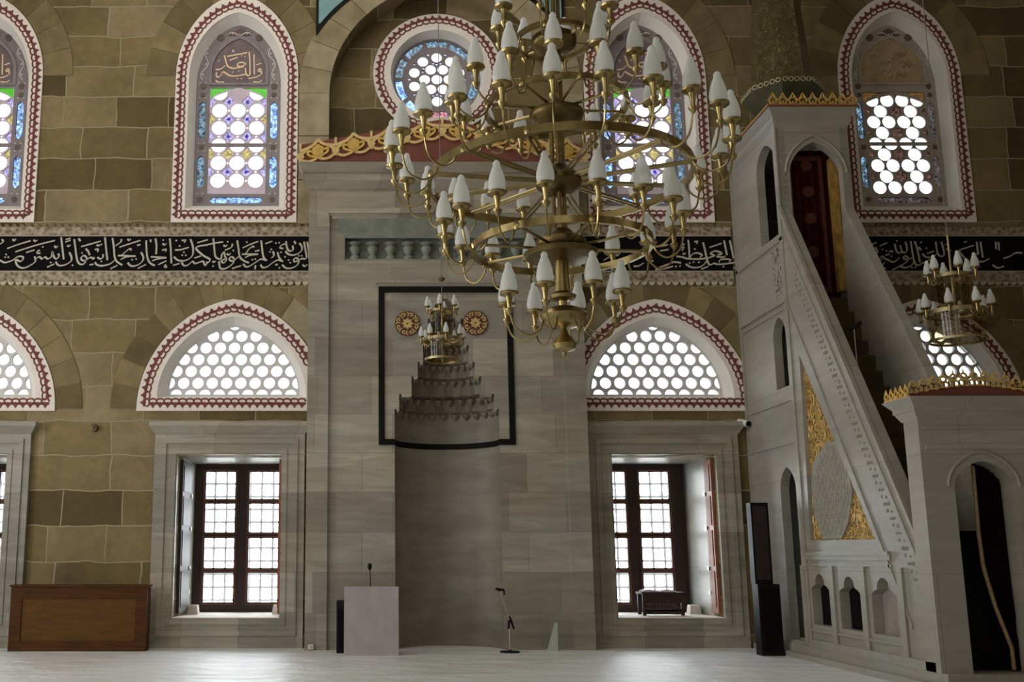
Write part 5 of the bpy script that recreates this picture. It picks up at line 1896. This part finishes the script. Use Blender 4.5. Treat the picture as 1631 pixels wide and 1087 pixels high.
# marble lectern with a dark back board and microphone
y_l = -1.25
lx0, lx1 = W(548, 990, y_l)[0], W(635, 990, y_l)[0]
zl_t = W(590, 935, y_l)[1]
lec = thing('lectern', 'pale grey marble lectern slab before the left edge of the prayer niche', 'lectern', ((lx0 + lx1) / 2, y_l, 0))
MB().box(lx0, lx1, y_l, y_l + 0.06, FZ, zl_t).build('front_slab', LECT, lec)
sd = MB()
sd.box(lx0 + 0.01, lx0 + 0.05, y_l + 0.06, y_l + 0.30, FZ, zl_t - 0.061)
sd.build('side_panel', LECT, lec)
MB().box(lx1 - 0.05, lx1 - 0.01, y_l + 0.06, y_l + 0.30, FZ, zl_t - 0.061).build('side_panel', LECT, lec)
MB().frustum((lx0, lx1, y_l + 0.06, y_l + 0.32, zl_t - 0.06), (lx0, lx1, y_l + 0.06, y_l + 0.32, zl_t - 0.03)).build('reading_shelf', LECT, lec)
mc = thing('microphone', 'small black gooseneck microphone on top of the marble lectern', 'microphone', (W(590, 930, y_l + 0.2)[0], y_l + 0.2, zl_t - 0.028), group='microphones')
mx_ = W(590, 930, y_l + 0.2)[0]
zc_ = zl_t - 0.03
part_at(mc, MB().lathe([(0.05, 0), (0.05, 0.015), (0.012, 0.02)], 0, 0, 12), 'base', BLACKPL)
part_at(mc, MB().tube([(0, 0, 0.015), (0, 0, 0.2), (-0.01, 0, 0.28)], 0.008, 6), 'gooseneck', BLACKPL)
part_at(mc, MB().lathe([(0.01, 0.26), (0.028, 0.29), (0.033, 0.33), (0.02, 0.36), (0.0, 0.365)], -0.01, 0, 10), 'head', BLACKPL)
bb = thing('speaker_box', 'black upright box half hidden behind the marble lectern', 'speaker', (lx0 - 0.02, y_l + 0.5, FZ))
sx0 = W(536, 990, y_l + 0.36)[0]
b_ = MB().box(sx0, sx0 + 0.34, y_l + 0.36, -0.5, FZ, W(540, 958, y_l + 0.36)[1])
b_.build('cabinet', BLACKPL, bb)
MB().box(sx0 + 0.03, sx0 + 0.31, y_l + 0.35, y_l + 0.36, 0.12, 0.7).build('grille', BLACK, bb)
# microphone stand right of the niche
ysd = -0.75
sxx = W(812, 1028, ysd)[0]
mk = thing('microphone_stand', 'slim microphone stand with black clutch in front of the niche, right side', 'microphone stand', (sxx, ysd, FZ), group='microphones')
mk['label'] = 'slim grey microphone stand with black clutch standing before the prayer niche'
part_at(mk, MB().lathe([(0.15, 0), (0.15, 0.018), (0.03, 0.03), (0.012, 0.04)], 0, 0, 18), 'base', BLACKPL)
pz = lambda y: W(812, y, ysd)[1] - FZ
part_at(mk, MB().tube([(0, 0, 0.03), (0, 0, pz(985))], 0.01, 6), 'pole', STEEL)
bx1 = W(797, 943, ysd)[0] - sxx
part_at(mk, MB().tube([(0.04, 0, pz(1000)), (0, 0, pz(986)), (bx1, 0, pz(944))], 0.007, 6), 'boom', STEEL)
cl = MB().tube([(0.07, 0, pz(1003)), (0.02, 0, pz(988)), (0.0, 0, pz(982))], [0.014, 0.024, 0.012], 6)
cl.tube([(-0.015, 0, pz(1002)), (0, 0, pz(988))], [0.02, 0.02], 6)
part_at(mk, cl, 'clutch', BLACKPL)
part_at(mk, MB().tube([(bx1 - 0.07, 0, pz(938)), (bx1 - 0.02, 0, pz(940)), (bx1 + 0.05, 0, pz(940)), (bx1 + 0.06, 0, pz(948))], [0.016, 0.025, 0.018, 0.012], 8), 'head', BLACKPL)
# pale board leaning by the niche
yp_ = -0.55
p = [W(*q, yp_) for q in ((872, 1037), (889, 1037), (888, 994), (884, 992))]
p[0] = (p[0][0], FZ)
p[1] = (p[1][0], FZ)
pb = MB().plate(p, [], yp_, yp_ + 0.03)
pbo = pb.build('leaning_board', mat('pale_green_board', (0.42, 0.45, 0.38), 0.6, var=0.1))
tag(pbo, 'narrow pale board standing at the foot of the niche wall', 'board')
# little floor sockets
for (px_, py_, lab) in ((497, 1028, 'small white wall socket low beside the lectern'), (930, 1027, 'small white wall socket low between niche and window')):
    a = W(px_, py_, -0.1)
    yy = -0.08 if px_ > 900 else -0.12
    yb_s = YF - 0.06 if px_ < 600 else (-0.0)
    if px_ > 900:
        so = MB().box(a[0] - 0.045, a[0] + 0.045, -0.05, -0.002, a[1] - 0.045, a[1] + 0.045)
    else:
        so = MB().box(a[0] - 0.04, a[0] + 0.04, YF - 0.1, YF - 0.06, a[1] - 0.035, a[1] + 0.035)
    s_o = empty('wall_socket', (a[0], -0.05 if px_ > 900 else YF - 0.08, a[1]))
    tag(s_o, lab, 'socket', 'white wall sockets')
    so.build('plate', WHITEPL, s_o)
    yf_ = -0.05 if px_ > 900 else YF - 0.1
    MB().dot(a[0], a[1], 0.02, yf_, 0.004, 12).build('outlet', mat('socket_grey', (0.4, 0.4, 0.38), 0.5), s_o)
# tall black loudspeaker by the pulpit
ysp = -1.3
q0, q1 = 5.985 - 0.40, 5.985 - 0.12
q2 = 5.985
q3 = 5.985 - 0.32
zt_ = W(1210, 801, ysp)[1]
zm_ = W(1210, 931, ysp)[1]
ls = thing('loudspeaker', 'tall black column loudspeaker standing between right window and stair pulpit', 'loudspeaker', ((q3 + q2) / 2, ysp + 0.15, 0))
MB().box(q3 - 0.02, q2 - 0.02, ysp, ysp + 0.22, FZ, zm_).build('bass_cabinet', BLACKPL, ls)
MB().box(q0 + .04, q1 + 0.02, ysp + 0.03, ysp + 0.2, zm_, zt_).build('column_cabinet', BLACKPL, ls)
MB().box(q3 + 0.01, q2 - 0.05, ysp - 0.008, ysp, 0.14, zm_ - 0.06).build('bass_grille', BLACK, ls)
MB().box(q0 + 0.07, q1 - 0.01, ysp + 0.022, ysp + 0.03, zm_ + 0.06, zt_ - 0.05).build('column_grille', mat('dark_brown_grille', (0.02, 0.008, 0.006), 0.7), ls)
# camera, round speaker and hook on the wall
cxx, czz = W(1183, 674, -0.1)
sc_ = thing('security_camera', 'small white security camera with black lens above the right window frame', 'security camera', (cxx, 0, czz))
part_at(sc_, MB().box(-0.05, 0.05, -0.03, -0.002, -0.05, 0.05), 'bracket', WHITEPL, False)
part_at(sc_, MB().tube([(-0.04, -0.03, 0.03), (0.0, -0.1, 0.0), (0.05, -0.19, -0.025)], [0.05, 0.062, 0.055], 12), 'housing', WHITEPL)
part_at(sc_, MB().tube([(0.05, -0.19, -0.025), (0.062, -0.215, -0.032)], [0.045, 0.042], 12), 'lens', BLACKPL)
for (px_, py_, r, nm, lab, ct) in ((1085, 681, 0.075, 'wall_speaker', 'small round taupe speaker on the wall above the right window', 'speaker'), (150, 682, 0.06, 'wall_hook', 'dark round iron boss on the stone wall above the chest', 'boss')):
    bx_, bz_ = W(px_, py_, -0.05)
    o = thing(nm, lab, ct, (bx_, 0.0, bz_))
    yb0 = -0.002
    g = MB().lathe([(r, 0.0), (r, 0.05), (r * 0.85, 0.07), (r * 0.3, 0.075), (0.0, 0.07)], 0, 0, 16)
    g.v = [(v[0], -v[2] + yb0, v[1]) for v in g.v]
    part_at(o, g, 'case', mat('taupe_case', (0.13, 0.11, 0.085), 0.6, var=0.15) if nm == 'wall_speaker' else DBRASS)
    g = MB().lathe([(r * 0.55, 0.066), (r * 0.5, 0.082), (0.0, 0.085)], 0, 0, 12)
    g.v = [(v[0], -v[2] + yb0, v[1]) for v in g.v]
    part_at(o, g, 'cone' if nm == 'wall_speaker' else 'knob', mat('dark_core', (0.05, 0.04, 0.03), 0.6))
# book stand in the right window
yk = 0.42
k0, k1 = W(1024, 960, yk)[0], W(1090, 960, yk)[0]
zk0, zk1 = R_Z0 + 0.013, W(1050, 944, yk)[1]
rs_ = thing('reading_desk', 'low dark wooden reading desk with spindle gallery on the right window sill', 'desk', ((k0 + k1) / 2, yk + 0.15, zk0))
MB().frustum((k0 - 0.02, k1 + 0.02, yk - 0.02, yk + 0.36, zk1 - 0.03), (k0 - 0.02, k1 + 0.02, yk - 0.02, yk + 0.36, zk1)).build('desk_top', SASHW, rs_)
for x in (k0, k1 - 0.05):
    for y in (yk, yk + 0.3):
        MB().box(x, x + 0.05, y, y + 0.05, zk0, zk1 - 0.03).build('leg', SASHW, rs_)
gl_ = MB()
gl_.box(k0 + .05, k1 - .05, yk + .01, yk + .03, zk1 - 0.17, zk1 - 0.03)
gl_.box(k0 + .05, k1 - .05, yk + .01, yk + .03, zk1 - 0.30, zk1 - 0.27)
gl_.box(k0 + .05, k1 - .05, yk + .01, yk + .03, zk0 + 0.02, zk0 + 0.09)
gl_.build('apron', SASHW, rs_)
sp_ = MB()
for i in range(12):
    x = k0 + 0.09 + (k1 - k0 - 0.18) * i / 11
    sp_.lathe([(0.012, zk1 - 0.27), (0.016, zk1 - 0.24), (0.008, zk1 - 0.22), (0.014, zk1 - 0.19), (0.01, zk1 - 0.17)], x, yk + 0.02, 6)
sp_.build('spindles', SASHW, rs_)
bk0, bk1 = k0 + 0.02, k1 - 0.12
bk = thing('open_book', 'open book with white pages lying on the reading desk in the window', 'book', ((bk0 + bk1) / 2, yk + 0.1, zk1))
for sx in (0, 1):
    xa_, xb_ = (bk0, (bk0 + bk1) / 2) if sx == 0 else ((bk0 + bk1) / 2, bk1)
    prof = [(xa_ + (xb_ - xa_) * i / 8, zk1 + 0.006 + 0.035 * math.sin(PI * (0.15 + 0.8 * (i / 8 if sx == 0 else 1 - i / 8)))) for i in range(9)]
    MB().plate([(xa_, zk1 + 0.002), (xb_, zk1 + 0.002)] + prof[::-1], [], yk + 0.02, yk + 0.3).build('page_block', PAPER, bk)
MB().box(bk0 - 0.01, bk1 + 0.01, yk + 0.01, yk + 0.31, zk1, zk1 + 0.003).build('cover', BLACKPL, bk)
# microphone on the stair of the pulpit
ymc = -3.05
xmc = W(1362, 545, ymc)[0]
i_step = int((ymc - ya) / ((yb2 - ya) / ns))
zst = 0.263 + (zfl - 0.26) * (i_step + 1) / ns
zmc = W(1362, 522, ymc)[1]
m3 = thing('microphone', 'black microphone on a thin pole standing on the pulpit steps', 'microphone', (xmc, ymc, zst), group='microphones')
part_at(m3, MB().lathe([(0.06, 0), (0.06, 0.015), (0.01, 0.025)], 0, 0, 12), 'base', BLACKPL)
part_at(m3, MB().tube([(0, 0, 0.02), (0, 0, zmc - zst)], 0.008, 6), 'pole', STEEL)
part_at(m3, MB().tube([(-0.06, 0, zmc - zst - 0.03), (0.0, 0, zmc - zst), (0.06, -0.03, zmc - zst + 0.05), (0.09, -0.04, zmc - zst + 0.06)], [0.016, 0.022, 0.028, 0.024], 8), 'head', BLACKPL)

# ------------------------------------------------------------------ light
wd = bpy.data.worlds.new('daylight')
SC.world = wd
wd.use_nodes = True
bg = wd.node_tree.nodes['Background']
bg.inputs[0].default_value = (0.93, 0.97, 1.0, 1)
bg.inputs[1].default_value = SKY


def area(name, loc, rot, sx, sy, power, col=(1, 1, 1)):
    l = bpy.data.lights.new(name, 'AREA')
    l.shape = 'RECTANGLE'
    l.size, l.size_y = sx, sy
    l.energy = power
    l.color = col
    o = bpy.data.objects.new(name, l)
    o.location = loc
    o.rotation_euler = rot
    COL.objects.link(o)
    return o


# daylight of the hall's other windows: left wall, right wall, behind the viewer, dome
for i, y in enumerate((-5.0, -10.5, -16.0)):
    area('left_wall_window_light', (ROOM[0] + 0.05, y, 4.5), (0, -PI / 2, 0), 5.0, 2.2, 400, (1.0, 0.98, 0.95))
for i, y in enumerate((-12.0, -18.0)):
    area('right_wall_window_light', (ROOM[1] - 0.05, y, 5.0), (0, PI / 2, 0), 5.0, 2.2, 30, (1.0, 0.97, 0.92))
for x in (-8.5, -4, 0.5):
    area('rear_window_light', (x, ROOM[2] + 0.05, 6.0), (PI / 2, 0, 0), 2.4, 5.0, 95, (1.0, 0.96, 0.88))
area('dome_window_light', (-2.0, -5.0, ROOM[3] - 0.05), (0, 0, 0), 9, 6, 430, (1.0, 0.96, 0.88))
for c in LO:
    p = area('window_portal', (c, 2.25, (R_Z0 + R_Z1) / 2), (-PI / 2, 0, 0), 2 * R_W, R_Z1 - R_Z0, 1)
    p.data.cycles.is_portal = True

SC.view_settings.view_transform = 'Standard'
SC.view_settings.look = 'None'
SC.view_settings.exposure = -0.28
SC.view_settings.gamma = 1.0
SC.view_settings.use_curve_mapping = False
SC.cycles.use_denoising = True
SC.cycles.max_bounces = 8
SC.cycles.transparent_max_bounces = 12
SC.cycles.sample_clamp_indirect = 6.0
SC.render.film_transparent = False
